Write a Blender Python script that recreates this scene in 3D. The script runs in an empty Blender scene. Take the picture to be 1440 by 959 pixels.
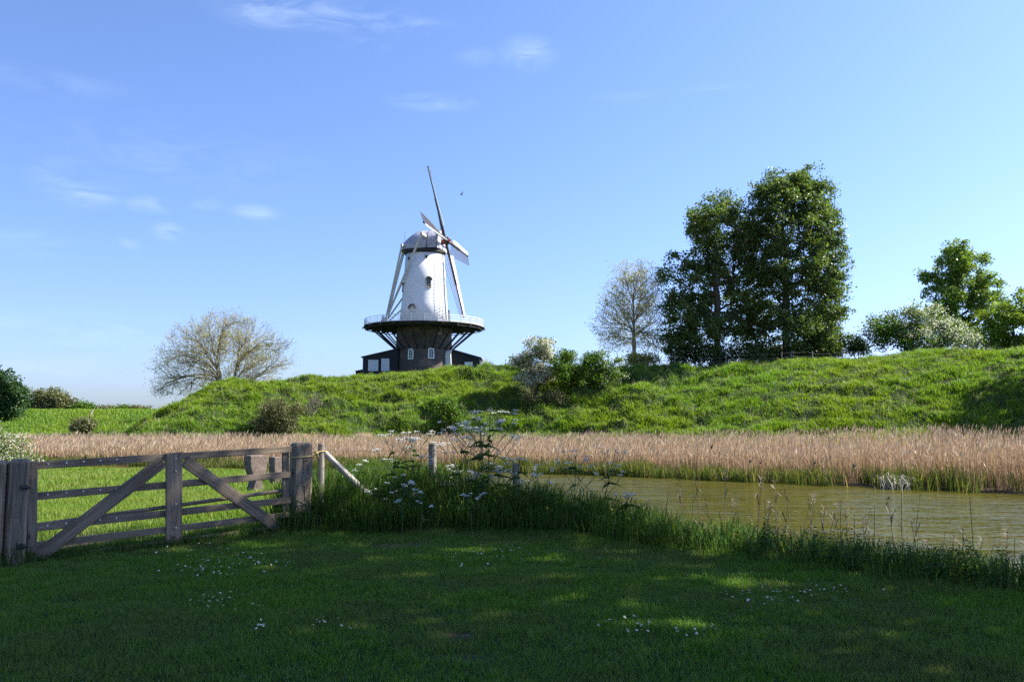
import bpy, math, random
import numpy as np
from mathutils import Vector, Matrix

# ------------------------------------------------------------------ camera, world, sun, exposure
S = bpy.context.scene
COL = S.collection
EYE = 1.6
F = 1200.0                      # focal length in pixels of the 1440-wide photograph
PITCH = math.atan(110.5 / F)    # the horizon lies 110 px under the picture's centre
cs, sn = math.cos(PITCH), math.sin(PITCH)
SUN_AZ, SUN_EL = math.radians(82), math.radians(42)   # azimuth clockwise from +Y

cam = bpy.data.cameras.new('camera')
cam.sensor_width = 36.0
cam.lens = 36.0 * F / 1440.0
cam.clip_start = 0.1
cam.clip_end = 9000
camo = bpy.data.objects.new('camera', cam)
camo.location = (0, 0, EYE)
camo.rotation_euler = (math.pi / 2 + PITCH, 0, 0)
COL.objects.link(camo)
S.camera = camo

S.view_settings.view_transform = 'Standard'
S.view_settings.look = 'None'
S.view_settings.gamma = 1
S.view_settings.exposure = 1.55
S.render.engine = 'CYCLES'
S.cycles.max_bounces = 8
S.cycles.diffuse_bounces = 3
S.cycles.glossy_bounces = 3
S.cycles.transmission_bounces = 4
S.cycles.transparent_max_bounces = 8
S.cycles.sample_clamp_indirect = 4.0
S.cycles.use_denoising = False

sun = bpy.data.lights.new('sun', 'SUN')
sun.energy = 4.8
sun.angle = math.radians(0.53)
sun.color = (1.0, 0.94, 0.84)
suno = bpy.data.objects.new('sun', sun)
sd = Vector((math.sin(SUN_AZ) * math.cos(SUN_EL), math.cos(SUN_AZ) * math.cos(SUN_EL), math.sin(SUN_EL)))
suno.rotation_euler = sd.to_track_quat('Z', 'Y').to_euler()
suno.location = sd * 200
COL.objects.link(suno)


def world():
    w = bpy.data.worlds.new('World')
    S.world = w
    w.use_nodes = True
    nt = w.node_tree
    nt.nodes.clear()
    N, L = nt.nodes.new, nt.links.new
    out = N('ShaderNodeOutputWorld')
    bg = N('ShaderNodeBackground')
    sky = N('ShaderNodeTexSky')
    sky.sky_type = 'NISHITA'
    sky.sun_disc = False
    sky.sun_elevation = SUN_EL
    sky.sun_rotation = SUN_AZ
    sky.altitude = 0
    sky.air_density = 1.0
    sky.dust_density = 1.0
    sky.ozone_density = 3.0
    bg.inputs['Strength'].default_value = 0.12
    # a little more saturation, as the camera gave it
    sep = N('ShaderNodeSeparateColor'); hsv = N('ShaderNodeCombineColor')
    L(sky.outputs[0], sep.inputs[0])
    for i, (g_, k_) in enumerate(((.86, .62), (.83, .75), (.95, .91))):
        pw = N('ShaderNodeMath'); pw.operation = 'POWER'; pw.inputs[1].default_value = g_
        ml = N('ShaderNodeMath'); ml.operation = 'MULTIPLY'; ml.inputs[1].default_value = k_
        L(sep.outputs[i], pw.inputs[0]); L(pw.outputs[0], ml.inputs[0]); L(ml.outputs[0], hsv.inputs[i])
    # thin cirrus, placed by direction on the sky
    geo = N('ShaderNodeTexCoord')
    mp = N('ShaderNodeMapping')
    mp.inputs['Rotation'].default_value = (0.0, 0.22, 0.0)
    mp.inputs['Scale'].default_value = (9, 9, 34)
    L(geo.outputs['Generated'], mp.inputs[0])
    no = N('ShaderNodeTexNoise')
    no.inputs['Scale'].default_value = 1.6
    no.inputs['Detail'].default_value = 7
    no.inputs['Roughness'].default_value = 0.62
    no.inputs['Distortion'].default_value = 0.9
    L(mp.outputs[0], no.inputs['Vector'])
    total = None
    # (px, py, half width, half height, strength) of the faint clouds
    for px, py, rx, ry, k in CLOUDS:
        d = Vector(((px - 720) / F, (479.5 - py) / F, 0))
        dirv = Vector((d.x, cs - d.y * sn, sn + d.y * cs)).normalized()
        sub = N('ShaderNodeVectorMath'); sub.operation = 'SUBTRACT'
        L(geo.outputs['Generated'], sub.inputs[0]); sub.inputs[1].default_value = dirv
        sc = N('ShaderNodeVectorMath'); sc.operation = 'MULTIPLY'
        L(sub.outputs[0], sc.inputs[0]); sc.inputs[1].default_value = (F / rx, F / rx, F / ry)
        ln = N('ShaderNodeVectorMath'); ln.operation = 'LENGTH'
        L(sc.outputs[0], ln.inputs[0])
        mr = N('ShaderNodeMapRange'); mr.interpolation_type = 'SMOOTHSTEP'
        mr.inputs[1].default_value = 0.0; mr.inputs[2].default_value = 1.8
        mr.inputs[3].default_value = k * .62; mr.inputs[4].default_value = 0.0
        L(ln.outputs['Value'], mr.inputs[0])
        if total is None:
            total = mr.outputs[0]
        else:
            ad = N('ShaderNodeMath'); ad.operation = 'MAXIMUM'
            L(total, ad.inputs[0]); L(mr.outputs[0], ad.inputs[1]); total = ad.outputs[0]
    ramp = N('ShaderNodeMapRange')
    ramp.inputs[1].default_value = 0.40; ramp.inputs[2].default_value = 0.80
    L(no.outputs['Fac'], ramp.inputs[0])
    mul = N('ShaderNodeMath'); mul.operation = 'MULTIPLY'
    L(ramp.outputs[0], mul.inputs[0]); L(total, mul.inputs[1])
    mix = N('ShaderNodeMix'); mix.data_type = 'RGBA'
    L(mul.outputs[0], mix.inputs['Factor'])
    L(hsv.outputs[0], mix.inputs['A'])
    mix.inputs['B'].default_value = (3.2, 3.9, 4.6, 1)
    # the sky is brighter towards the sun's side
    sx = N('ShaderNodeSeparateXYZ'); L(geo.outputs['Generated'], sx.inputs[0])
    gr = N('ShaderNodeMath'); gr.operation = 'MULTIPLY_ADD'; gr.inputs[1].default_value = .20; gr.inputs[2].default_value = .93
    L(sx.outputs[0], gr.inputs[0])
    gm = N('ShaderNodeVectorMath'); gm.operation = 'SCALE'
    L(mix.outputs['Result'], gm.inputs[0]); L(gr.outputs[0], gm.inputs['Scale'])
    L(gm.outputs[0], bg.inputs['Color'])
    L(bg.outputs[0], out.inputs[0])


CLOUDS = [(385, 14, 60, 18, .8), (470, 24, 90, 14, .75), (560, 32, 50, 12, .55), (742, 76, 30, 16, .8), (668, 80, 24, 9, .4),
          (115, 273, 36, 13, .8), (215, 287, 26, 9, .75), (237, 326, 15, 10, .9), (360, 299, 26, 9, .65), (605, 144, 44, 9, .6),
          (80, 250, 30, 25, .3), (230, 220, 150, 40, .2), (510, 62, 30, 8, .4), (40, 340, 40, 16, .3), (180, 345, 12, 8, .45),
          (880, 138, 40, 8, .2), (1010, 125, 40, 7, .2), (120, 470, 260, 22, .35), (60, 515, 150, 16, .3), (40, 110, 90, 12, .25), (285, 287, 22, 7, .4)]
world()

# ------------------------------------------------------------------ helpers
rng = np.random.default_rng(7)
random.seed(7)


def at(px, py, Y):
    """the point at depth Y seen at photo pixel (px, py)"""
    xr, yu = (px - 720) / F, (479.5 - py) / F
    dy = cs - yu * sn
    t = Y / dy
    return np.array([xr * t, Y, EYE + (sn + yu * cs) * t])


def hash2(i, j, seed):
    h = (i.astype(np.int64) * 374761393 + j.astype(np.int64) * 668265263 + seed * 974634777) & 0xffffffff
    h = ((h ^ (h >> 13)) * 1274126177) & 0xffffffff
    return ((h ^ (h >> 16)) & 0xffff) / 65535.0


def vnoise(x, y, seed=0):
    x = np.asarray(x, float); y = np.asarray(y, float)
    i = np.floor(x); j = np.floor(y)
    u = x - i; v = y - j
    u = u * u * (3 - 2 * u); v = v * v * (3 - 2 * v)
    a, b = hash2(i, j, seed), hash2(i + 1, j, seed)
    c, d = hash2(i, j + 1, seed), hash2(i + 1, j + 1, seed)
    return (a * (1 - u) + b * u) * (1 - v) + (c * (1 - u) + d * u) * v


def fbm(x, y, seed=0, o=3):
    s, a, t = 0, 1.0, 0
    for k in range(o):
        s = s + a * vnoise(x * 2 ** k + 17 * k, y * 2 ** k - 9 * k, seed + k)
        t += a; a *= .5
    return s / t            # 0..1


def sstep(t):
    t = np.clip(t, 0, 1)
    return t * t * (3 - 2 * t)


def mesh_np(name, V, loops, starts):
    me = bpy.data.meshes.new(name)
    V = np.ascontiguousarray(V, dtype=np.float32).reshape(-1, 3)
    me.vertices.add(len(V)); me.vertices.foreach_set('co', V.ravel())
    me.loops.add(len(loops)); me.loops.foreach_set('vertex_index', np.ascontiguousarray(loops, dtype=np.int32))
    me.polygons.add(len(starts)); me.polygons.foreach_set('loop_start', np.ascontiguousarray(starts, dtype=np.int32))
    me.update(calc_edges=True)
    return me


def tmpl(name, V, faces):
    """n copies of one small face set: V is (n, k, 3)"""
    n, k = V.shape[:2]
    flat = np.array([i for f in faces for i in f])
    sizes = np.array([len(f) for f in faces])
    st = np.concatenate([[0], np.cumsum(sizes)[:-1]])
    loops = (np.arange(n)[:, None] * k + flat[None]).ravel()
    starts = (np.arange(n)[:, None] * len(flat) + st[None]).ravel()
    return mesh_np(name, V, loops, starts)


def obj(name, me, mat=None, parent=None, smooth=False, loc=None, rot=None):
    if isinstance(me, MB):
        me = me.mesh(name)
    o = bpy.data.objects.new(name, me)
    COL.objects.link(o)
    if mat is not None:
        me.materials.append(mat)
    if smooth:
        me.polygons.foreach_set('use_smooth', np.ones(len(me.polygons), dtype=bool))
    if parent is not None:
        o.parent = parent
    if loc is not None:
        o.location = loc
    if rot is not None:
        o.rotation_euler = rot
    return o


def tag(o, label, cat, group=None, kind=None):
    o['label'] = label
    o['category'] = cat
    if group: o['group'] = group
    if kind: o['kind'] = kind
    return o


def thing(name, label, cat, loc=(0, 0, 0), rz=0.0, group=None):
    o = bpy.data.objects.new(name, None)
    o.empty_display_size = .2
    COL.objects.link(o)
    o.location = [float(c) for c in loc]; o.rotation_euler = (0, 0, rz)
    return tag(o, label, cat, group)


def copy_tree(src, parent=None):
    c = src.copy(); COL.objects.link(c)
    if parent is not None: c.parent = parent
    for ch in list(src.children):
        copy_tree(ch, c)
    return c


class MB:
    """collects boxes, bars, tubes and lathes into one mesh"""
    def __init__(s):
        s.v, s.f, s.uv = [], [], {}

    def add(s, vs, fs):
        b = len(s.v)
        s.v += [tuple(float(c) for c in v) for v in vs]
        s.f += [tuple(i + b for i in f) for f in fs]

    def box(s, x0, x1, y0, y1, z0, z1, ch=0.0, M=None):
        if ch <= 0:
            vs = [(x, y, z) for z in (z0, z1) for y in (y0, y1) for x in (x0, x1)]
            fs = [(0, 2, 3, 1), (4, 5, 7, 6), (0, 1, 5, 4), (2, 6, 7, 3), (0, 4, 6, 2), (1, 3, 7, 5)]
        else:                     # chamfered long edges and ends
            c = ch
            ring = lambda z, e: [(x0 + c + e, y0 + e, z), (x1 - c - e, y0 + e, z), (x1 - e, y0 + c + e, z), (x1 - e, y1 - c - e, z),
                                 (x1 - c - e, y1 - e, z), (x0 + c + e, y1 - e, z), (x0 + e, y1 - c - e, z), (x0 + e, y0 + c + e, z)]
            vs = ring(z0, c * .5) + ring(z0 + c, 0) + ring(z1 - c, 0) + ring(z1, c * .5)
            fs = [tuple(range(7, -1, -1)), tuple(range(24, 32))]
            for r in range(3):
                for i in range(8):
                    j = (i + 1) % 8
                    fs.append((r * 8 + i, r * 8 + j, r * 8 + 8 + j, r * 8 + 8 + i))
        if M is not None:
            vs = [tuple(M @ Vector(v)) for v in vs]
        s.add(vs, fs)

    def bar(s, a, b, w, h=None, up=(0, 0, 1)):
        a, b = Vector(a), Vector(b)
        h = h or w
        d = (b - a).normalized()
        u = Vector(up)
        if abs(d.dot(u)) > .98: u = Vector((0, 1, 0))
        x = d.cross(u).normalized(); y = x.cross(d)
        vs = []
        for p in (a, b):
            for sx, sy in ((-1, -1), (1, -1), (1, 1), (-1, 1)):
                vs.append(p + x * (sx * w / 2) + y * (sy * h / 2))
        s.add(vs, [(0, 3, 2, 1), (4, 5, 6, 7), (0, 1, 5, 4), (1, 2, 6, 5), (2, 3, 7, 6), (3, 0, 4, 7)])

    def tube(s, pts, rad, k=8):
        pts = [Vector(p) for p in pts]
        if not hasattr(rad, '__len__'): rad = [rad] * len(pts)
        b = []
        for i, p in enumerate(pts):
            d = (pts[min(i + 1, len(pts) - 1)] - pts[max(i - 1, 0)]).normalized()
            u = Vector((0, 0, 1)) if abs(d.z) < .95 else Vector((1, 0, 0))
            x = d.cross(u).normalized(); y = x.cross(d)
            b += [p + (x * math.cos(2 * math.pi * j / k) + y * math.sin(2 * math.pi * j / k)) * rad[i] for j in range(k)]
        fs = []
        n = len(pts)
        for i in range(n - 1):
            for j in range(k):
                q = (j + 1) % k
                fs.append((i * k + j, i * k + q, i * k + k + q, i * k + k + j))
        fs.append(tuple(range(k - 1, -1, -1))); fs.append(tuple((n - 1) * k + j for j in range(k)))
        s.add(b, fs)

    def lathe(s, prof, k=48, cx=0, cy=0, a0=0, a1=2 * math.pi, cap=True, uvr=None):
        full = abs(a1 - a0 - 2 * math.pi) < 1e-6
        m = k if full else k + 1
        b = []
        for r, z in prof:
            for j in range(m):
                a = a0 + (a1 - a0) * j / k
                b.append((cx + r * math.cos(a), cy + r * math.sin(a), z))
        base = len(s.f)
        fs = []
        for i in range(len(prof) - 1):
            for j in range(k):
                q = (j + 1) % m
                fs.append((i * m + j, i * m + q, i * m + m + q, i * m + m + j))
                if uvr:
                    u0, u1 = uvr * (a1 - a0) * j / k, uvr * (a1 - a0) * (j + 1) / k
                    s.uv[base + len(fs) - 1] = [(u0, prof[i][1]), (u1, prof[i][1]), (u1, prof[i + 1][1]), (u0, prof[i + 1][1])]
        if cap and full:
            fs.append(tuple(range(m - 1, -1, -1)))
            fs.append(tuple((len(prof) - 1) * m + j for j in range(m)))
        s.add(b, fs)

    def prism(s, poly, y0, y1, M=None):
        """outline in x-z pushed along y"""
        n = len(poly)
        vs = [(x, y0, z) for x, z in poly] + [(x, y1, z) for x, z in poly]
        fs = [tuple(range(n)), tuple(range(2 * n - 1, n - 1, -1))]
        for i in range(n):
            j = (i + 1) % n
            fs.append((i, i + n, j + n, j))
        if M is not None:
            vs = [tuple(M @ Vector(v)) for v in vs]
        s.add(vs, fs)

    def mesh(s, name):
        me = bpy.data.meshes.new(name)
        me.from_pydata(s.v, [], s.f)
        if s.uv:
            lay = me.uv_layers.new(name='UVMap')
            for pi, uvs in s.uv.items():
                p = me.polygons[pi]
                for li, uv in zip(p.loop_indices, uvs):
                    lay.data[li].uv = uv
        me.validate(); me.update()
        return me


# ------------------------------------------------------------------ materials
def newmat(name):
    m = bpy.data.materials.new(name)
    m.use_nodes = True
    nt = m.node_tree
    nt.nodes.clear()
    out = nt.nodes.new('ShaderNodeOutputMaterial')
    return m, nt, nt.nodes.new, nt.links.new, out


def noise(N, L, vec, scale, detail=4, rough=.55, dist=0.0):
    n = N('ShaderNodeTexNoise')
    n.inputs['Scale'].default_value = scale
    n.inputs['Detail'].default_value = detail
    n.inputs['Roughness'].default_value = rough
    n.inputs['Distortion'].default_value = dist
    if vec is not None: L(vec, n.inputs['Vector'])
    return n


def ramp(N, L, fac, stops):
    r = N('ShaderNodeValToRGB')
    e = r.color_ramp.elements
    while len(e) < len(stops): e.new(.5)
    for i, (p, c) in enumerate(stops):
        e[i].position = p
        e[i].color = (*c, 1) if len(c) == 3 else c
    L(fac, r.inputs[0])
    return r


def mixc(N, L, fac, a, b, mode='MIX'):
    m = N('ShaderNodeMix'); m.data_type = 'RGBA'; m.blend_type = mode
    for sock, v in (('Factor', fac), ('A', a), ('B', b)):
        if hasattr(v, 'is_linked'): L(v, m.inputs[sock])
        elif sock == 'Factor': m.inputs[sock].default_value = v
        else: m.inputs[sock].default_value = (*v, 1)
    return m.outputs['Result']


def leafmat(name, stops, trans=.35, tcol=None, patch=None, pscale=.25, gloss=.5, spec=.2):
    """leaves and blades: each one takes its own tint; patch = broad drifts of another tint"""
    m, nt, N, L, out = newmat(name)
    g = N('ShaderNodeNewGeometry')
    r = ramp(N, L, g.outputs['Random Per Island'], stops)
    col = r.outputs[0]
    if patch:
        tc = N('ShaderNodeTexCoord')
        n = noise(N, L, tc.outputs['Object'], pscale, 3)
        mr = N('ShaderNodeMapRange'); mr.inputs[1].default_value = .42; mr.inputs[2].default_value = .62
        L(n.outputs['Fac'], mr.inputs[0])
        mm = N('ShaderNodeMath'); mm.operation = 'MULTIPLY'; mm.inputs[1].default_value = patch[1]
        L(mr.outputs[0], mm.inputs[0])
        col = mixc(N, L, mm.outputs[0], col, patch[0])
    p = N('ShaderNodeBsdfPrincipled')
    L(col, p.inputs['Base Color'])
    p.inputs['Roughness'].default_value = gloss
    p.inputs['Specular IOR Level'].default_value = spec
    t = N('ShaderNodeBsdfTranslucent')
    if tcol is None: tcol = (1.25, 1.3, .55)
    L(mixc(N, L, 1.0, col, tcol, 'MULTIPLY'), t.inputs['Color'])
    mx = N('ShaderNodeMixShader'); mx.inputs[0].default_value = trans
    L(p.outputs[0], mx.inputs[1]); L(t.outputs[0], mx.inputs[2])
    L(mx.outputs[0], out.inputs[0])
    return m


def plain(name, col, rough=.6, var=.15, scale=6, bump=0.0, metal=0.0, stretch=None, col2=None, bscale=None, dark=None):
    m, nt, N, L, out = newmat(name)
    tc = N('ShaderNodeTexCoord')
    vec = tc.outputs['Object']
    if stretch:
        mp = N('ShaderNodeMapping'); mp.inputs['Scale'].default_value = stretch
        L(vec, mp.inputs[0]); vec = mp.outputs[0]
    n = noise(N, L, vec, scale, 6, .6)
    c2 = col2 or tuple(c * (1 - 2 * var) for c in col)
    c1 = tuple(min(1, c * (1 + var)) for c in col)
    r = ramp(N, L, n.outputs['Fac'], [(.3, c2), (.7, c1)])
    colr = r.outputs[0]
    if dark:                        # stains with a shape of their own
        n3 = noise(N, L, tc.outputs['Object'], dark[1], 5, .6)
        mr = N('ShaderNodeMapRange'); mr.inputs[1].default_value = .52; mr.inputs[2].default_value = .68
        L(n3.outputs['Fac'], mr.inputs[0])
        colr = mixc(N, L, mr.outputs[0], colr, dark[0])
    p = N('ShaderNodeBsdfPrincipled')
    L(colr, p.inputs['Base Color'])
    p.inputs['Roughness'].default_value = rough
    p.inputs['Metallic'].default_value = metal
    p.inputs['Specular IOR Level'].default_value = .35
    if bump:
        n2 = noise(N, L, vec, bscale or scale * 3, 5, .6)
        b = N('ShaderNodeBump'); b.inputs['Strength'].default_value = bump; b.inputs['Distance'].default_value = .02
        L(n2.outputs['Fac'], b.inputs['Height']); L(b.outputs[0], p.inputs['Normal'])
    L(p.outputs[0], out.inputs[0])
    return m


def brickmat(name, c1, c2, mortar, rough, bump, patch=None):
    m, nt, N, L, out = newmat(name)
    tc = N('ShaderNodeTexCoord')
    b = N('ShaderNodeTexBrick')
    L(tc.outputs['UV'], b.inputs['Vector'])
    b.inputs['Scale'].default_value = 1.0
    b.inputs['Brick Width'].default_value = .44
    b.inputs['Row Height'].default_value = .14
    b.inputs['Mortar Size'].default_value = .012
    b.inputs['Color1'].default_value = (*c1, 1)
    b.inputs['Color2'].default_value = (*c2, 1)
    b.inputs['Mortar'].default_value = (*mortar, 1)
    col = b.outputs['Color']
    n = noise(N, L, tc.outputs['Object'], .7, 6, .6)
    col = mixc(N, L, n.outputs['Fac'], col, tuple(c * .72 for c in c1)) if patch is None else col
    if patch is not None:
        mr = N('ShaderNodeMapRange'); mr.inputs[1].default_value = .5; mr.inputs[2].default_value = .62
        L(n.outputs['Fac'], mr.inputs[0])
        col = mixc(N, L, mr.outputs[0], col, patch)
    p = N('ShaderNodeBsdfPrincipled')
    L(col, p.inputs['Base Color'])
    p.inputs['Roughness'].default_value = rough
    bp = N('ShaderNodeBump'); bp.inputs['Strength'].default_value = bump; bp.inputs['Distance'].default_value = .03
    L(b.outputs['Fac'], bp.inputs['Height']); bp.invert = True
    n2 = noise(N, L, tc.outputs['Object'], 1.6, 5, .6)
    bp2 = N('ShaderNodeBump'); bp2.inputs['Strength'].default_value = bump * .6; bp2.inputs['Distance'].default_value = .06
    L(n2.outputs['Fac'], bp2.inputs['Height']); L(bp.outputs[0], bp2.inputs['Normal'])
    L(bp2.outputs[0], p.inputs['Normal'])
    L(p.outputs[0], out.inputs[0])
    return m


# ------------------------------------------------------------------ the lie of the land
W_PTS = np.array([(-400, 46), (-60, 45), (-25, 43.5), (-12, 40.5), (-7, 34), (-3, 24), (0, 17.8), (2, 14.9), (4, 12.9), (6, 11.1), (8, 9.2), (12, 5), (20, -4), (60, -48), (300, -300)], float)
E_PTS = np.array([(-3.7, 12.05), (-2.6, 12.05), (-.2, 12.3), (.8, 11.8), (2.4, 10.4), (3.5, 8.9), (4.65, 7.75), (8, 4.3), (14, -2.2), (60, -52)], float)
F_PTS = np.array([(-400, 54), (-80, 53), (-30, 50), (-10, 46), (0, 42.6), (5.3, 40), (10, 36.3), (17.8, 29.8), (30, 19), (60, -8), (300, -230)], float)
PXC = np.array([-900, 120, 150, 172, 200, 215, 260, 330, 420, 500, 560, 640, 720, 870, 960, 1100, 1240, 1300, 1440, 1700, 2400], float)
YF_ = np.array([95, 90, 82, 79, 76, 75, 75, 76, 78, 80, 80, 80, 80, 77, 75, 73, 71, 70, 67, 61, 52], float)
YC_ = np.array([97, 92, 86, 84, 84, 85, 90, 94, 97, 100, 100, 100, 100, 96, 94, 92, 90, 89, 86, 80, 70], float)
PC_ = np.array([615, 615, 613, 606, 594, 584, 556, 541, 537, 528, 521, 518, 514, 519, 518, 509, 501, 495, 490, 482, 478], float)
ZC_ = EYE + (590 - PC_) / F * YC_ - .45


def line_dist(x, y, P):
    """signed distance to a polyline y(x): positive beyond it"""
    yy = np.interp(x, P[:, 0], P[:, 1])
    e = .6
    sl = (np.interp(x + e, P[:, 0], P[:, 1]) - np.interp(x - e, P[:, 0], P[:, 1])) / (2 * e)
    return (y - yy) / np.sqrt(1 + sl * sl)


def H(x, y, detail=True):
    x = np.asarray(x, float); y = np.asarray(y, float)
    w = -line_dist(x, y, W_PTS)
    f = line_dist(x, y, F_PTS)
    zl = -.026 * np.clip(y - 13.2, 0, 29) - .07 * sstep((-x - 4.2) / 2.5) + .05 * sstep((-x - 2) / 1.5) * sstep((y - 11) / 2)
    if detail:
        zl = zl + .05 * (fbm(x / 2.2, y / 2.2, 3) - .5) + .02 * (fbm(x / .5, y / .5, 5) - .5)
    t = np.clip(w / 2.9, -1, 1)
    zn = np.where(t > 0, -1.02 + (zl + 1.02) * (t * (2 - t)), -1.02 + 1.0 * t)
    zf = np.where(f < 0, -1.02 + .5 * np.clip(f, -2, 0), -1.02 + .42 * sstep(f / 12) + .1 * sstep(f / 1.2))
    z = np.maximum(zn, zf)
    # the rampart
    yy = np.maximum(y, 1.0)
    px = 720 + F * x / yy
    r = np.hypot(x, y)
    yf, yc, zc = np.interp(px, PXC, YF_), np.interp(px, PXC, YC_), np.interp(px, PXC, ZC_)
    tt = (y - yf) / np.maximum(yc - yf, 1)
    prof = np.sin(np.clip(tt, 0, 1) * np.pi / 2) ** 1.12
    k = .030 * sstep((px - 440) / 120) - .08 * sstep((440 - px) / 120)
    zr = -.62 + (zc + .62) * prof + k * np.clip(y - yc, 0, 36)
    zr = np.where(y > 150, -.6 + (zr + .6) * sstep((215 - y) / 65), zr)
    zr = np.where((y < 25) & True, -5, zr)
    if detail:
        win = sstep(tt / .12) * sstep((1.35 - tt) / .3)
        lump = (fbm(x / 2.6, y / 1.5, 11, 3) - .5) * 1.25
        step_ = (vnoise(x / 6.0 + 3, zr / .62 + fbm(x / 5, y / 5, 21) * 2, 31) - .5) * .55
        fine = (fbm(x / .8, y / .55, 41, 2) - .5) * .34
        zr = zr + win * (lump * 1.35 + step_ * 2.1 + fine * 2.0) * (1 - .58 * sstep((px - 900) / 200))
    z = np.maximum(z, np.where(tt > -.05, zr, -5))
    # the far dike on the left
    zd = -.6 + 3.5 * sstep((y - 112) / 20) * sstep((190 - y) / 40) * sstep((-12 - x) / 18)
    if detail:
        zd = zd + .35 * (fbm(x / 4, y / 4, 51) - .5) * sstep((y - 112) / 10)
    z = np.maximum(z, np.where(y > 100, zd, -5))
    return z


def gpos(px, py, y0=3.0, y1=170.0):
    """where the ray through a photo pixel meets the land"""
    Y = np.linspace(y0, y1, 5000)
    xr, yu = (px - 720) / F, (479.5 - py) / F
    t = Y / (cs - yu * sn)
    X, Z = xr * t, EYE + (sn + yu * cs) * t
    h = H(X, Y, False)
    i = np.argmax(Z < h)
    if not (Z < h).any(): i = len(Y) - 1
    return np.array([X[i], Y[i], float(H(X[i], Y[i]))])
# ------------------------------------------------------------------ ground and water
def ground():
    th = np.radians(np.concatenate([np.arange(-180, -44, 4), np.arange(-44, 44, .11), np.arange(44, 181, 4)]))
    rr = np.concatenate([[.02], np.arange(.5, 14, .1), np.arange(14, 54, .35), np.arange(54, 106, .22), np.arange(106, 165, .8), np.geomspace(165, 6000, 40)])
    T, R = np.meshgrid(th, rr)
    X, Y = R * np.sin(T), R * np.cos(T)
    Z = H(X, Y)
    far = R > 220
    Z = np.where(far, np.minimum(Z, 0) * 0 - .6, Z)
    nr, nt = T.shape
    V = np.stack([X, Y, Z], -1).reshape(-1, 3)
    i = np.arange(nr - 1)[:, None] * nt + np.arange(nt - 1)[None]
    q = np.stack([i, i + 1, i + nt + 1, i + nt], -1).reshape(-1, 4)[:, ::-1]
    me = mesh_np('ground', V, q.ravel(), np.arange(len(q)) * 4)
    # what the ground is made of: turf, reed litter or wet mud
    x, y, z = V[:, 0], V[:, 1], V[:, 2]
    w = -line_dist(x, y, W_PTS); f = line_dist(x, y, F_PTS)
    turf = np.array([.028, .050, .012])
    c = np.tile(turf, (len(V), 1)) * (0.75 + .5 * fbm(x / 1.3, y / 1.3, 61))[:, None]
    lawn = (w > 2.5) & (y < 13.5)
    soil = np.array([.075, .058, .040])
    bare = bare_amount(x, y)
    c = c * (1 - bare[:, None]) + soil * (0.8 + .5 * fbm(x / .15, y / .15, 66))[:, None] * bare[:, None]
    reed = (f > -.2) & (z < .3) & (y > 5) & (y < 110)
    c[reed] = np.array([.22, .155, .095]) * (0.7 + .6 * fbm(x / .7, y / .7, 63))[reed, None]
    mud = (z < -.93)
    c[mud] = np.array([.035, .030, .018])
    far = np.hypot(x, y) > 105
    c[far & ~mud] = np.array([.045, .085, .018])
    att = me.color_attributes.new('soil', 'FLOAT_COLOR', 'POINT')
    att.data.foreach_set('color', np.concatenate([c, np.ones((len(c), 1))], 1).astype(np.float32).ravel())
    m, nt_, N, L, out = newmat('turf and soil')
    a = N('ShaderNodeVertexColor'); a.layer_name = 'soil'
    tc = N('ShaderNodeTexCoord')
    n1 = noise(N, L, tc.outputs['Object'], 9, 6, .65)
    n2 = noise(N, L, tc.outputs['Object'], .35, 4, .6)
    col = mixc(N, L, 1.0, a.outputs['Color'], ramp(N, L, n1.outputs['Fac'], [(.25, (.55, .55, .55)), (.75, (1.3, 1.3, 1.3))]).outputs[0], 'MULTIPLY')
    col = mixc(N, L, 1.0, col, ramp(N, L, n2.outputs['Fac'], [(.3, (.8, .85, .8)), (.7, (1.2, 1.1, 1.1))]).outputs[0], 'MULTIPLY')
    p = N('ShaderNodeBsdfPrincipled'); p.inputs['Roughness'].default_value = .9; p.inputs['Specular IOR Level'].default_value = .1
    L(col, p.inputs['Base Color'])
    n3 = noise(N, L, tc.outputs['Object'], 14, 6, .7)
    b = N('ShaderNodeBump'); b.inputs['Strength'].default_value = .8; b.inputs['Distance'].default_value = .05
    L(n3.outputs['Fac'], b.inputs['Height']); L(b.outputs[0], p.inputs['Normal'])
    L(p.outputs[0], out.inputs[0])
    o = obj('ground', me, m, smooth=True)
    o['kind'] = 'structure'
    tag(o, 'grassy ground with mown lawn, meadow, moat bed and steep rampart', 'ground')


BARE = [(gp[0], gp[1], rx, ry, k) for gp, rx, ry, k in [
    (gpos(570, 768), .75, .28, .8), (gpos(642, 893), .16, .10, 1.0), (gpos(700, 800), .5, .10, .5), (gpos(110, 762), .55, .7, 1.0), (gpos(150, 775), .7, .3, .8),
    (gpos(880, 775), .9, .10, .5), (gpos(1000, 792), .7, .09, .5), (gpos(1230, 820), .8, .10, .55), (gpos(650, 925), .30, .10, .6), (gpos(520, 780), .3, .1, .4),
    (gpos(670, 745), .25, .1, .7), (gpos(1090, 806), .5, .08, .5), (gpos(330, 770), .3, .08, .4)]]


def bare_amount(x, y):
    s = np.zeros_like(x)
    for cx, cy, rx, ry, k in BARE:
        d = np.hypot((x - cx) / rx, (y - cy) / ry) + (fbm(x / .3, y / .3, 71) - .5) * .9
        s = np.maximum(s, k * sstep((1.25 - d) / .7))
    return s


ground()


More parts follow.
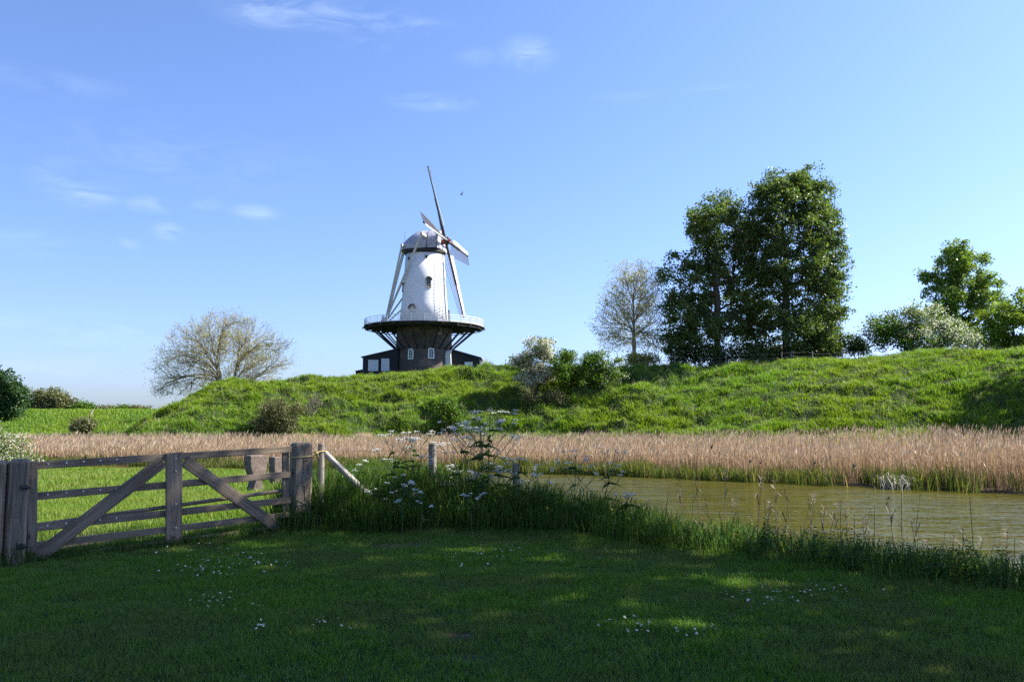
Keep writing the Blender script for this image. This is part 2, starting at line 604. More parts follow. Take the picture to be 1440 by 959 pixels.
def water():
    mb = MB()
    nx = 60
    mb.add([(-350, 60, 0), (-350, 20, 0), (330, -340, 0), (330, -180, 0), (60, 25, 0), (0, 62, 0)], [(0, 1, 2, 3, 4, 5)])
    m, nt, N, L, out = newmat('murky water')
    tc = N('ShaderNodeTexCoord')
    mp = N('ShaderNodeMapping'); mp.inputs['Rotation'].default_value = (0, 0, math.radians(20)); mp.inputs['Scale'].default_value = (.55, 1.5, 1)
    L(tc.outputs['Object'], mp.inputs[0])
    n1 = noise(N, L, mp.outputs[0], 1.25, 3, .55, .5)
    mp2 = N('ShaderNodeMapping'); mp2.inputs['Rotation'].default_value = (0, 0, math.radians(-24)); mp2.inputs['Scale'].default_value = (.6, 1.7, 1)
    L(tc.outputs['Object'], mp2.inputs[0])
    n2 = noise(N, L, mp2.outputs[0], 3.1, 2, .5, .3)
    ad = N('ShaderNodeMath'); ad.operation = 'MULTIPLY_ADD'; ad.inputs[1].default_value = .55
    mp3 = N('ShaderNodeMapping'); mp3.inputs['Rotation'].default_value = (0, 0, math.radians(-14)); mp3.inputs['Scale'].default_value = (.45, 1.3, 1)
    L(tc.outputs['Object'], mp3.inputs[0])
    n5 = noise(N, L, mp3.outputs[0], .55, 2, .5, .6)
    big = N('ShaderNodeMath'); big.operation = 'MULTIPLY_ADD'; big.inputs[1].default_value = 1.7
    L(n5.outputs['Fac'], big.inputs[0]); L(n1.outputs['Fac'], big.inputs[2])
    L(n2.outputs['Fac'], ad.inputs[0]); L(big.outputs[0], ad.inputs[2])
    # gusts: rough and smooth areas
    n4 = noise(N, L, tc.outputs['Object'], .11, 2)
    mr = N('ShaderNodeMapRange'); mr.inputs[1].default_value = .35; mr.inputs[2].default_value = .65; mr.inputs[3].default_value = .45; mr.inputs[4].default_value = 1.0
    L(n4.outputs['Fac'], mr.inputs[0])
    b = N('ShaderNodeBump'); b.inputs['Distance'].default_value = .16
    L(mr.outputs[0], b.inputs['Strength'])
    L(ad.outputs[0], b.inputs['Height'])
    n3 = noise(N, L, tc.outputs['Object'], .25, 4)
    r = ramp(N, L, n3.outputs['Fac'], [(.3, (.050, .046, .006)), (.7, (.068, .062, .008))])
    d = N('ShaderNodeBsdfDiffuse')                  # clouded with silt
    L(r.outputs[0], d.inputs['Color'])
    g = N('ShaderNodeBsdfGlossy'); g.inputs['Roughness'].default_value = .06
    g.inputs['Color'].default_value = (.95, .95, .74, 1)
    fr = N('ShaderNodeFresnel'); fr.inputs['IOR'].default_value = 1.33
    for n_ in (g, fr): L(b.outputs[0], n_.inputs['Normal'])
    ml = N('ShaderNodeMath'); ml.operation = 'MULTIPLY'; ml.inputs[1].default_value = .85
    L(fr.outputs[0], ml.inputs[0])
    mx = N('ShaderNodeMixShader')
    L(ml.outputs[0], mx.inputs[0]); L(d.outputs[0], mx.inputs[1]); L(g.outputs[0], mx.inputs[2])
    L(mx.outputs[0], out.inputs[0])
    o = obj('water', mb, m, loc=(0, 0, -1.0))
    o['kind'] = 'structure'
    tag(o, 'murky olive water of the moat with small ripples', 'water')


water()

# ------------------------------------------------------------------ grass, reeds and herbs
def blades(P, h, w, lean, seg=2, face=None, droop=0.0, r=None, ldir=None):
    r = r or rng
    n = len(P)
    a = r.uniform(0, 2 * np.pi, n) if face is None else face + r.normal(0, .7, n)
    sx = np.stack([np.cos(a), np.sin(a), np.zeros(n)], 1) * (w / 2)[:, None]
    l = r.uniform(0, 2 * np.pi, n) if ldir is None else ldir
    ld = np.stack([np.cos(l), np.sin(l), np.zeros(n)], 1) * (h * lean)[:, None]
    up = np.stack([np.zeros(n), np.zeros(n), h], 1)
    if seg == 1:
        return np.stack([P - sx, P + sx, P + up + ld], 1), [(0, 1, 2)]
    if seg == 2:
        m = P + up * .6 + ld * .35
        return np.stack([P - sx, P + sx, m + sx * .75, m - sx * .75, P + up + ld], 1), [(0, 1, 2, 3), (3, 2, 4)]
    m1 = P + up * .45 + ld * .18
    m2 = P + up * (.82) + ld * .55
    t = P + up * (1 - droop) + ld * 1.15
    return np.stack([P - sx, P + sx, m1 + sx * .95, m1 - sx * .95, m2 + sx * .7, m2 - sx * .7, t], 1), [(0, 1, 2, 3), (3, 2, 4, 5), (5, 4, 6)]


def in_view(x, y, m=1.0):
    return np.abs(x) < .62 * y + m


def scatter(n, x0, x1, y0, y1, keep=None, view=1.0, r=None):
    r = r or rng
    x = r.uniform(x0, x1, n); y = r.uniform(y0, y1, n)
    ok = in_view(x, y, view)
    if keep is not None: ok &= keep(x, y)
    return x[ok], y[ok]


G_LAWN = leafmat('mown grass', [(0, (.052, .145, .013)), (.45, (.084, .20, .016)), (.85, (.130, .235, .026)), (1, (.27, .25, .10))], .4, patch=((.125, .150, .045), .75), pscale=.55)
G_MEADOW = leafmat('meadow grass', [(0, (.085, .170, .014)), (.5, (.135, .235, .020)), (.9, (.20, .28, .045)), (1, (.36, .33, .15))], .42, patch=((.21, .25, .06), .6), pscale=.35)
G_TALL = leafmat('tall grass', [(0, (.034, .085, .012)), (.5, (.055, .120, .018)), (.85, (.085, .150, .028)), (1, (.22, .20, .08))], .38, spec=.1, gloss=.65)
G_SLOPE = leafmat('rampart grass', [(0, (.075, .160, .018)), (.4, (.120, .235, .022)), (.8, (.17, .295, .028)), (.97, (.25, .31, .07)), (1, (.42, .38, .18))], .42,
                  patch=((.20, .275, .022), .65), pscale=.07)
REED = leafmat('dry reed', [(0, (.235, .162, .095)), (.5, (.355, .258, .155)), (.9, (.455, .345, .215)), (1, (.58, .47, .31))], .3, tcol=(1, .9, .8))
PLUME = leafmat('reed plumes', [(0, (.34, .26, .18)), (.6, (.46, .37, .26)), (1, (.60, .51, .37))], .35, tcol=(1, .95, .85))
REEDG = leafmat('green reed shoots', [(0, (.036, .066, .012)), (.5, (.075, .112, .018)), (.8, (.14, .15, .035)), (1, (.34, .26, .14))], .38)
HERB = leafmat('nettles', [(0, (.026, .068, .012)), (.6, (.050, .112, .020)), (1, (.09, .15, .03))], .34, spec=.08, gloss=.7)


def stuff(name, V, faces, mat, label, cat):
    o = obj(name, tmpl(name, V, faces), mat)
    o['kind'] = 'stuff'
    return tag(o, label, cat)


def lawn():
    def keep(x, y):
        e = line_dist(x, y, E_PTS)
        gate = (x < -3.2) & (y > 12.6 + (x + 3.2) * .95 + .1)
        k = (e < .35) & ~gate & (x > -10)
        return k & (rng.random(len(x)) > bare_amount(x, y) * .92)
    x, y = scatter(760000, -10, 10, 3.6, 12.9, keep, 2.2)
    d = y
    # thinner with distance, where a pixel holds many blades anyway
    ok = rng.random(len(x)) < np.clip(1.25 - (y - 5) * .07, .55, 1)
    x, y = x[ok], y[ok]
    n = len(x)
    patch = fbm(x / .55, y / .4, 81, 3)
    edge = sstep((line_dist(x, y, E_PTS) + 1.0) / 1.2)
    tuft = np.clip(fbm(x / .12, y / .10, 83, 2) - .45, 0, 1)
    h = (.018 + .050 * patch ** 1.5 + .13 * tuft * rng.random(n) + .014 * rng.random(n)) * (1 + .9 * edge)
    w = rng.uniform(.0045, .0095, n) * (1 + .05 * (y - 5))
    P = np.stack([x, y, H(x, y) - .006], 1)
    V, f = blades(P, h, w, rng.uniform(.1, 1.1, n), 1)
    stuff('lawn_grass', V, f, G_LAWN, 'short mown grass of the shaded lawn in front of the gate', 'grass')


def meadow():
    def keep(x, y):
        w = -line_dist(x, y, W_PTS)
        gate = (x < -3.0) & (y > 12.4 + (x + 3.2) * .95 - .1)
        right = (x >= -3.0) & (y > 15.5)
        b = bare_amount(x, y)
        return (w > .3) & (gate | right) & (rng.random(len(x)) > b * .93)
    x1, y1 = scatter(90000, -13, 1, 9.2, 20, keep, .5)
    x2, y2 = scatter(110000, -30, 2, 18, 44, keep, .5)
    x, y = np.concatenate([x1, x2]), np.concatenate([y1, y2])
    n = len(x)
    p = fbm(x / 1.6, y / 1.2, 91, 3)
    h = (.05 + .20 * p ** 1.6 + .05 * rng.random(n)) * (1 + .004 * (y - 12)) * (.55 + .45 * sstep((y - 11) / 5))
    w = .0075 + .0010 * (y - 10)
    P = np.stack([x, y, H(x, y) - .01], 1)
    V, f = blades(P, h, w * rng.uniform(.7, 1.3, n), rng.uniform(.1, .7, n), 2)
    stuff('meadow_grass', V, f, G_MEADOW, 'sunlit bright green meadow grass beyond the wooden gate', 'grass')


def tall_grass():
    def keep(x, y):
        e = line_dist(x, y, E_PTS); w = -line_dist(x, y, W_PTS)
        edge = e > .0 + .35 * (fbm(x / .5, y / .5, 99) - .5)
        return edge & (w > .15) & (x > -3.45) & (y < 17.5)
    x, y = scatter(460000, -3.7, 13, 0, 17.5, keep, 7)
    e = line_dist(x, y, E_PTS)
    n = len(x)
    tallness = np.interp(x, [-3.5, -2.6, -1.0, .2, 1.2, 2.5, 4, 8], [.66, .86, .76, .58, .62, .44, .30, .26])
    tallness = tallness * (.55 + .45 * sstep(e / .7)) * np.where(y > 14.5, .8, 1)
    p = fbm(x / .5, y / .5, 95, 3)
    h = tallness * (.75 + .85 * p) * rng.uniform(.6, 1.15, n)
    ok = rng.random(n) < np.interp(x, [0, 1.5, 2.6], [.85, .6, .30]) * (.35 + 1.1 * p)
    x, y, h = x[ok], y[ok], h[ok]; n = len(x)
    P = np.stack([x, y, H(x, y) - .02], 1)
    V, f = blades(P, h, rng.uniform(.006, .0125, n), rng.uniform(.08, .6, n), 3, droop=.12)
    # longer grass the mower cannot reach, along the gate and its posts
    m = 5200
    t = rng.uniform(-.10, 1.06, m)
    gx, gy = -5.63 + 2.46 * t, 10.0 + 2.3 * t
    off = rng.normal(0, .10, m)
    gx, gy = gx + off * .68, gy - off * .73
    near = np.maximum(np.exp(-((t + .03) / .05) ** 2), np.exp(-((t - 1.03) / .06) ** 2))
    hg = (.07 + .16 * fbm(gx / .25, gy / .25, 97) + .22 * near) * rng.uniform(.5, 1.1, m)
    V_, f = blades(np.stack([gx, gy, H(gx, gy) - .02], 1), hg, rng.uniform(.005, .010, m), rng.uniform(.1, .7, m), 3, droop=.12)
    V = np.concatenate([V, V_])
    stuff('tall_grass', V, f, G_TALL, 'rank uncut grass along the fence and the moat bank', 'grass')


def herbs():
    """nettles and other leafy herbs on the moat bank, a mat of leaves"""
    def keep(x, y):
        e = line_dist(x, y, E_PTS); w = -line_dist(x, y, W_PTS)
        return (e > .12) & (w > .3) & (x > -3.2)
    x, y = scatter(16000, -3.2, 14, -2, 16, keep, 8)
    p = fbm(x / .6, y / .6, 105, 2)
    dens = np.interp(x, [-3, -1, 1, 2.5, 8], [.10, .14, .35, .95, 1.0])
    ok = rng.random(len(x)) < dens * (.2 + 1.2 * p)
    x, y, p = x[ok], y[ok], p[ok]
    n = len(x)
    hh = np.interp(x, [-3, 0, 1.2, 2.5, 4, 8], [.70, .75, .58, .44, .40, .36]) * (.55 + .65 * p) * rng.uniform(.65, 1.1, n)
    base = np.stack([x, y, H(x, y)], 1)
    k = 13
    tl = np.linspace(.18, 1, k)
    V = []
    lean = rng.normal(0, .16, (n, 2))
    for i, t in enumerate(tl):
        c = base + np.stack([lean[:, 0] * hh * t, lean[:, 1] * hh * t, hh * t], 1)
        a = rng.uniform(0, 2 * np.pi, n)
        L_ = (.075 - .035 * t) * rng.uniform(.7, 1.3, n)
        for s_ in (0, np.pi):
            d = np.stack([np.cos(a + s_), np.sin(a + s_), rng.uniform(-.5, .25, n)], 1) * L_[:, None]
            q = np.stack([-np.sin(a + s_), np.cos(a + s_), rng.uniform(-.4, .4, n)], 1) * (L_ * .30)[:, None]
            V.append(np.stack([c, c + d * .45 + q, c + d, c + d * .45 - q], 1))
    V = np.concatenate(V)
    stuff('bank_herbs', V, [(0, 1, 2, 3)], HERB, 'dark leafy nettles and herbs matted along the moat bank', 'herbs')


def rampart_grass():
    n0 = 195000
    px = rng.uniform(140, 1800, n0); tt = rng.uniform(-.06, 1.12, n0)
    y = np.interp(px, PXC, YF_) + (np.interp(px, PXC, YC_) - np.interp(px, PXC, YF_)) * tt
    x = (px - 720) / F * y
    g = fbm(x / 1.7, y / 1.0, 111, 3)
    keep = rng.random(n0) < np.clip(1.9 * (g - .30), .05, 1) * .42
    x, y, g = x[keep], y[keep], g[keep]
    size = np.clip(.16 + .95 * (g - .3), .12, .58) * rng.uniform(.6, 1.25, len(x))
    m = 13                                      # a tuft is a fountain of blades
    X, Y_, Sz = np.repeat(x, m), np.repeat(y, m), np.repeat(size, m)
    n = len(X)
    a = rng.uniform(0, 2 * np.pi, n); rad = Sz * .55 * np.sqrt(rng.random(n))
    X = X + np.cos(a) * rad; Y_ = Y_ + np.sin(a) * rad
    h = Sz * rng.uniform(.55, 1.1, n)
    P = np.stack([X, Y_, H(X, Y_) - .03], 1)
    V1, f = blades(P, h, rng.uniform(.028, .055, n) * (.7 + Sz), rng.uniform(.35, 1.1, n), 2, ldir=a + rng.normal(0, .5, n))
    # short growth between
    n0 = 175000
    px = rng.uniform(140, 1800, n0); tt = rng.uniform(-.06, 1.12, n0)
    y = np.interp(px, PXC, YF_) + (np.interp(px, PXC, YC_) - np.interp(px, PXC, YF_)) * tt
    x = (px - 720) / F * y
    V2, f = blades(np.stack([x, y, H(x, y) - .02], 1), rng.uniform(.08, .24, n0), rng.uniform(.03, .055, n0), rng.uniform(.3, 1.2, n0), 2)
    stuff('rampart_grass', np.concatenate([V1, V2]), f, G_SLOPE, 'lumpy bright green grass covering the rampart slope', 'grass')
    # the far dike
    x = rng.uniform(-95, -30, 50000); y = rng.uniform(108, 136, 50000)
    ok = (x < -.40 * y)
    x, y = x[ok], y[ok]; n = len(x)
    V, f = blades(np.stack([x, y, H(x, y) - .03], 1), rng.uniform(.2, .5, n), rng.uniform(.06, .12, n), rng.uniform(.2, .8, n), 2)
    stuff('dike_grass', V, f, G_SLOPE, 'green grass covering the low far dike on the horizon', 'grass')


def reed_h(x):
    return np.interp(x, [-60, -10, 0, 8, 14, 19, 30], [1.0, 1.02, 1.08, 1.18, 1.38, 1.62, 1.72])


def reeds():
    def fdist(x, y): return line_dist(x, y, F_PTS)
    def keep(x, y):
        f = fdist(x, y)
        px = 720 + F * x / y
        yf = np.interp(px, PXC, YF_)
        fr = .75 + .7 * (fbm(x / 1.1, y / 1.1, 121) - .5)
        dens = np.where(f < 3, 1.0, np.where(f < 8, .5, .26)) * (.45 + .9 * fbm(x / 1.4, y / 1.4, 127))
        return (f > fr) & (y < yf + np.where(px < 170, 14, 2.0)) & (f < 17) & (rng.random(len(x)) < dens) & (y < 100)
    x1, y1 = scatter(540000, -48, 56, 2, 66, keep, 9)
    x2, y2 = scatter(60000, -62, -20, 48, 100, keep, .6)
    x, y = np.concatenate([x1, x2]), np.concatenate([y1, y2])
    n = len(x)
    f = fdist(x, y)
    z = H(x, y)
    hh = reed_h(x) * (.74 + .42 * fbm(x / 2.6, y / 1.6, 125)) * rng.uniform(.66, 1.14, n) * (.75 + .25 * sstep(f / 1.5))
    P = np.stack([x, y, z], 1)
    V, fc = blades(P, hh, rng.uniform(.016, .034, n) * (.6 + y / 90), np.abs(rng.normal(.0, .11, n)), 2)
    stuff('dry_reeds', V, fc, REED, 'broad belt of dry pinkish tan reeds beyond the water', 'reeds')
    # dead leaves hanging on the stems
    idx = rng.random(n) < .55
    t = rng.uniform(.3, .9, idx.sum())
    Q = P[idx] + np.stack([t * 0, t * 0, t * hh[idx]], 1)
    V2, fc2 = blades(Q, rng.uniform(.12, .35, len(Q)), rng.uniform(.02, .04, len(Q)), rng.uniform(.4, 1.4, len(Q)), 2)
    stuff('reed_leaves', V2, fc2, REED, 'dead tan leaves on the dry reed stems', 'reeds')
    # feathery heads
    idx = rng.random(n) < np.where(f < 6, .30, .5)
    top = P[idx] + np.stack([hh[idx] * 0, hh[idx] * 0, hh[idx] * .93], 1)
    m = len(top)
    wind = rng.normal(.2, .5, m)
    V3, fc3 = blades(top, rng.uniform(.14, .30, m), rng.uniform(.02, .05, m), rng.uniform(.15, .7, m), 2, ldir=wind)
    stuff('reed_plumes', V3, fc3, PLUME, 'pale feathery plumes on top of the reed belt', 'reeds')
    # young green growth at the water's edge
    n = 62000
    x = rng.uniform(-44, 52, n)
    sl = (np.interp(x + .6, F_PTS[:, 0], F_PTS[:, 1]) - np.interp(x - .6, F_PTS[:, 0], F_PTS[:, 1])) / 1.2
    f = -.35 + 1.9 * rng.random(n) ** 1.3 + .9 * (fbm(x / 1.3, x * 0 + 3, 121) - .5)
    y = np.interp(x, F_PTS[:, 0], F_PTS[:, 1]) + f * np.sqrt(1 + sl * sl)
    g = fbm(x / 1.5, y / 1.5, 131)
    ok = in_view(x, y, 9) & (rng.random(n) < 4.2 * g - 1.5)
    x, y, g = x[ok], y[ok], g[ok]
    n = len(x)
    h = rng.uniform(.5, 1.1, n) * (.55 + .85 * fbm(x / 1.2, y / 1.2, 133)) * np.interp(x, [-30, 5, 20], [.55, .70, .92])
    V4, fc4 = blades(np.stack([x, y, np.maximum(H(x, y), -1.15) - .02], 1), h, rng.uniform(.018, .04, n), rng.uniform(.05, .45, n), 2)
    stuff('green_reed_shoots', V4, fc4, REEDG, 'young green reed shoots at the far water edge', 'reeds')


def clover():
    """low broad leaves of clover and plantain in drifts through the lawn"""
    x, y = scatter(70000, -8, 8, 4.2, 12.2, lambda x, y: line_dist(x, y, E_PTS) < -.05, .8)
    g = fbm(x / .7, y / .45, 141, 3)
    ok = rng.random(len(x)) < np.clip(3.2 * (g - .52), 0, .9)
    x, y = x[ok], y[ok]; n = len(x)
    P = np.stack([x, y, H(x, y) + rng.uniform(.012, .045, n)], 1)
    a = rng.uniform(0, 2 * np.pi, n); s_ = rng.uniform(.006, .014, n)[:, None]
    d = np.stack([np.cos(a), np.sin(a), rng.uniform(-.3, .5, n)], 1) * s_
    q = np.stack([-np.sin(a), np.cos(a), rng.uniform(-.3, .3, n)], 1) * s_ * .6
    stuff('clover', np.stack([P - d, P + q, P + d, P - q], 1), [(0, 1, 2, 3)], leafmat('clover leaves', [(0, (.055, .115, .030)), (.7, (.085, .155, .045)), (1, (.13, .19, .07))], .3, spec=.1),
          'low clover and broad weed leaves in drifts through the lawn', 'clover')


def slope_weeds():
    """darker docks, thistles and dry stalks among the grass of the rampart"""
    m = 520
    px = rng.uniform(180, 1560, m); tt = rng.uniform(.02, 1.0, m)
    y = np.interp(px, PXC, YF_) + (np.interp(px, PXC, YC_) - np.interp(px, PXC, YF_)) * tt
    x = (px - 720) / F * y
    ok = rng.random(m) < np.clip(3 * (fbm(x / 7, y / 5, 151, 2) - .38), .05, 1)
    x, y = x[ok], y[ok]
    R_ = rng.uniform(.18, .55, len(x))
    k = 60
    X = np.repeat(x, k) + rng.normal(0, 1, len(x) * k) * np.repeat(R_, k) * .6
    Y_ = np.repeat(y, k) + rng.normal(0, 1, len(x) * k) * np.repeat(R_, k) * .6
    n = len(X)
    P = np.stack([X, Y_, H(X, Y_) + rng.random(n) * np.repeat(R_, k) * 1.25], 1)
    nr = rng.normal(0, 1, (n, 3)); nr[:, 2] += .8; nr /= np.linalg.norm(nr, axis=1, keepdims=True)
    t = np.cross(nr, rng.normal(0, 1, (n, 3))); t /= np.linalg.norm(t, axis=1, keepdims=True); b = np.cross(nr, t)
    s_ = rng.uniform(.05, .12, n)[:, None]
    stuff('rampart_weeds', np.stack([P - t * s_, P + b * s_ * .5, P + t * s_, P - b * s_ * .5], 1), [(0, 1, 2, 3)],
          leafmat('dock and thistle leaves', [(0, (.035, .075, .022)), (.6, (.060, .105, .030)), (1, (.14, .14, .06))], .3, spec=.1), 'darker leafy weeds dotted over the rampart grass', 'weeds')
    m = 5000
    px = rng.uniform(160, 1600, m); tt = rng.uniform(-.02, 1.02, m)
    y = np.interp(px, PXC, YF_) + (np.interp(px, PXC, YC_) - np.interp(px, PXC, YF_)) * tt
    x = (px - 720) / F * y
    V, f = blades(np.stack([x, y, H(x, y)], 1), rng.uniform(.35, .8, m), rng.uniform(.018, .03, m), rng.uniform(.0, .5, m), 2)
    stuff('dry_grass_stalks', V, f, PLUME, 'thin straw coloured flowering grass stalks on the rampart', 'grass')


clover(); slope_weeds()
lawn(); meadow(); tall_grass(); herbs(); rampart_grass(); reeds()
# ------------------------------------------------------------------ trees and shrubs
BARK = plain('bark', (.105, .085, .060), .9, .35, 5, .6, stretch=(1, 1, .25))
BARKP = plain('pale bark', (.20, .175, .135), .9, .3, 5, .5, stretch=(1, 1, .25), dark=((.16, .15, .05), 1.2))
BARKSUN = plain('sunlit bark', (.34, .29, .22), .9, .25, 5, .5, stretch=(1, 1, .25))  # lighter bark copy, the warm sunlight is put into its colour
TWIG = plain('twigs', (.17, .135, .10), .9, .3, 5)


def prisms(name, A, B, ra, rb, k=5):
    d = B - A
    ln = np.linalg.norm(d, axis=1, keepdims=True) + 1e-9
    d = d / ln
    u = np.where(np.abs(d[:, 2:3]) < .9, np.array([[0, 0, 1.0]]), np.array([[1.0, 0, 0]]))
    x = np.cross(d, u); x /= np.linalg.norm(x, axis=1, keepdims=True) + 1e-9
    y = np.cross(x, d)
    a = np.arange(k) * 2 * np.pi / k
    ring = x[:, None] * np.cos(a)[None, :, None] + y[:, None] * np.sin(a)[None, :, None]
    V = np.concatenate([A[:, None] + ring * ra[:, None, None], B[:, None] + ring * rb[:, None, None]], 1)
    faces = [(i, (i + 1) % k, k + (i + 1) % k, k + i) for i in range(k)]
    return tmpl(name, V, faces)


def leaves_at(C, sig, n_per, size, r, flat=.75, up=.3):
    """rhombus leaves in soft clumps round the centres C"""
    n = len(C) * n_per
    P = np.repeat(C, n_per, 0) + np.clip(r.normal(0, 1, (n, 3)), -1.7, 1.7) * np.repeat(sig, n_per)[:, None] * np.array([1, 1, flat])
    nrm = r.normal(0, 1, (n, 3)); nrm[:, 2] += up
    nrm /= np.linalg.norm(nrm, axis=1, keepdims=True)
    t = np.cross(nrm, r.normal(0, 1, (n, 3))); t /= np.linalg.norm(t, axis=1, keepdims=True) + 1e-9
    b = np.cross(nrm, t)
    s = (size * r.uniform(.55, 1.25, n))[:, None]
    return np.stack([P - t * s * .5, P + b * s * .38, P + t * s * .5, P - b * s * .38], 1)


def skeleton(r, lobes, ntips, trunk_h, r_tip, lean=(0, 0), stems=1, shell=.45, step=1.0, minz=.3, up_cost=1.1):
    """branches grown from the trunk to points spread through the crown lobes (coordinates from the tree's foot)"""
    vol = np.array([l[3] * l[4] * l[5] for l in lobes]); vol = vol / vol.sum()
    which = r.choice(len(lobes), ntips * 3, p=vol)
    d = r.normal(0, 1, (ntips * 3, 3)); d /= np.linalg.norm(d, axis=1, keepdims=True)
    rad = r.random(ntips * 3) ** shell
    Lb = np.array(lobes)
    T = Lb[which, :3] + d * rad[:, None] * Lb[which, 3:6]
    T = T[T[:, 2] > minz][:ntips]
    nodes, par = [], []
    for s_ in range(stems):
        ang = 2 * np.pi * s_ / stems + .6
        spread = 0 if stems == 1 else .28
        prev = -1
        m = max(3, int(trunk_h / step))
        for i in range(m + 1):
            t = i / m
            wob = r.normal(0, .03 * trunk_h / 6, 2)
            nodes.append((lean[0] * t + math.cos(ang) * spread * trunk_h * t + wob[0] * (i > 0) + (stems > 1) * math.cos(ang) * .15,
                          lean[1] * t + math.sin(ang) * spread * trunk_h * t + wob[1] * (i > 0) + (stems > 1) * math.sin(ang) * .15, trunk_h * t - .35 * (i == 0)))
            par.append(prev); prev = len(nodes) - 1
    cap = len(nodes) + ntips * 14
    A = np.zeros((cap, 3)); A[:len(nodes)] = nodes
    n = len(nodes)
    tips = []
    c0 = np.array([lean[0], lean[1], trunk_h * .75])
    order = np.argsort(np.linalg.norm(T - c0, axis=1))
    for ti in order:
        c = T[ti]
        v = c - A[:n]
        dist = np.linalg.norm(v, axis=1)
        rise = v[:, 2]
        cost = dist + up_cost * np.maximum(0, .35 * np.hypot(v[:, 0], v[:, 1]) - rise)
        j = int(np.argmin(cost))
        L_ = dist[j]
        k = int(min(10, max(1, round(L_ / step))))
        a = A[j].copy(); prev = j
        sag = r.normal(0, .06, 3) * L_
        for q in range(1, k + 1):
            t = q / k
            p = a + (c - a) * t + (sag + np.array([0, 0, .10 * L_])) * (4 * t * (1 - t)) * .5
            A[n] = p; par.append(prev); prev = n; n += 1
            if n >= cap - 2: break
        tips.append(prev)
        if n >= cap - 14: break
    A = A[:n]; par = np.array(par)
    w = np.zeros(n)
    e = 2.35
    for i in tips: w[i] += r_tip ** e
    for i in range(n - 1, -1, -1):
        if par[i] >= 0: w[par[i]] += w[i]
    R = np.maximum(w ** (1 / e), r_tip * .7)
    return A, par, R, np.array(tips)


def fan_skeleton(r, lobes, trunk_h, levels, r_tip, stems=1, step=.8):
    """an open winter crown: limbs fanning out from the trunk, boughs from the limbs, twigs from the boughs"""
    Lb = np.array(lobes); vol = Lb[:, 3] * Lb[:, 4] * Lb[:, 5]; vol = vol / vol.sum()
    P, D, par, lev = [], [], [], []
    for s_ in range(stems):
        ang = 2 * np.pi * s_ / stems + .6; sp = 0 if stems == 1 else .22
        prev = -1; m = max(4, int(trunk_h / step))
        for i in range(m + 1):
            t = i / m
            P.append((math.cos(ang) * (sp * trunk_h * t + .15 * (stems > 1)), math.sin(ang) * (sp * trunk_h * t + .15 * (stems > 1)), trunk_h * t - .4 * (i == 0)))
            D.append((math.cos(ang) * sp, math.sin(ang) * sp, 1.0)); par.append(prev); lev.append(0); prev = len(P) - 1
    P, D, lev = np.array(P), np.array(D), np.array(lev)
    D /= np.linalg.norm(D, axis=1, keepdims=True)
    tips = []
    for li, (cnt, lo, hi) in enumerate(levels, 1):
        w_ = r.choice(len(lobes), cnt * 2, p=vol)
        d = r.normal(0, 1, (cnt * 2, 3)); d /= np.linalg.norm(d, axis=1, keepdims=True)
        T = Lb[w_, :3] + d * r.uniform(lo, hi, cnt * 2)[:, None] * Lb[w_, 3:6]
        T = T[T[:, 2] > trunk_h * .35][:cnt]
        ok = (lev < li) & ((lev > 0) | (P[:, 2] > trunk_h * .45))
        cand = np.where(ok)[0]
        nP, nD, nl = [], [], []
        base_n = len(P)
        for c in T:
            v = c - P[cand]; L_ = np.linalg.norm(v, axis=1) + 1e-6
            co = (v * D[cand]).sum(1) / L_
            j = cand[int(np.argmin(L_ * (1 + 2.2 * (1 - co)) + 20 * (co < .25)))]
            L0 = np.linalg.norm(c - P[j]); k = int(np.clip(round(L0 / step), 2, 14))
            ctl = P[j] + D[j] * L0 * .42 + r.normal(0, .05, 3) * L0
            prev, pp = j, P[j]
            for q in range(1, k + 1):
                t = q / k
                p = (1 - t) ** 2 * P[j] + 2 * t * (1 - t) * ctl + t * t * c + (r.normal(0, .03, 3) * step if q < k else 0)
                nP.append(p); dd = p - pp; nD.append(dd / (np.linalg.norm(dd) + 1e-9)); nl.append(li); par.append(prev)
                prev, pp = base_n + len(nP) - 1, p
            tips.append(prev)
        P = np.concatenate([P, nP]); D = np.concatenate([D, nD]); lev = np.concatenate([lev, nl])
    n = len(P); par = np.array(par); w = np.zeros(n); e = 2.3
    for i in tips: w[i] += r_tip ** e
    for i in range(n - 1, -1, -1):
        if par[i] >= 0: w[par[i]] += w[i]
    return P, par, np.maximum(w ** (1 / e), r_tip * .7), np.array(tips)


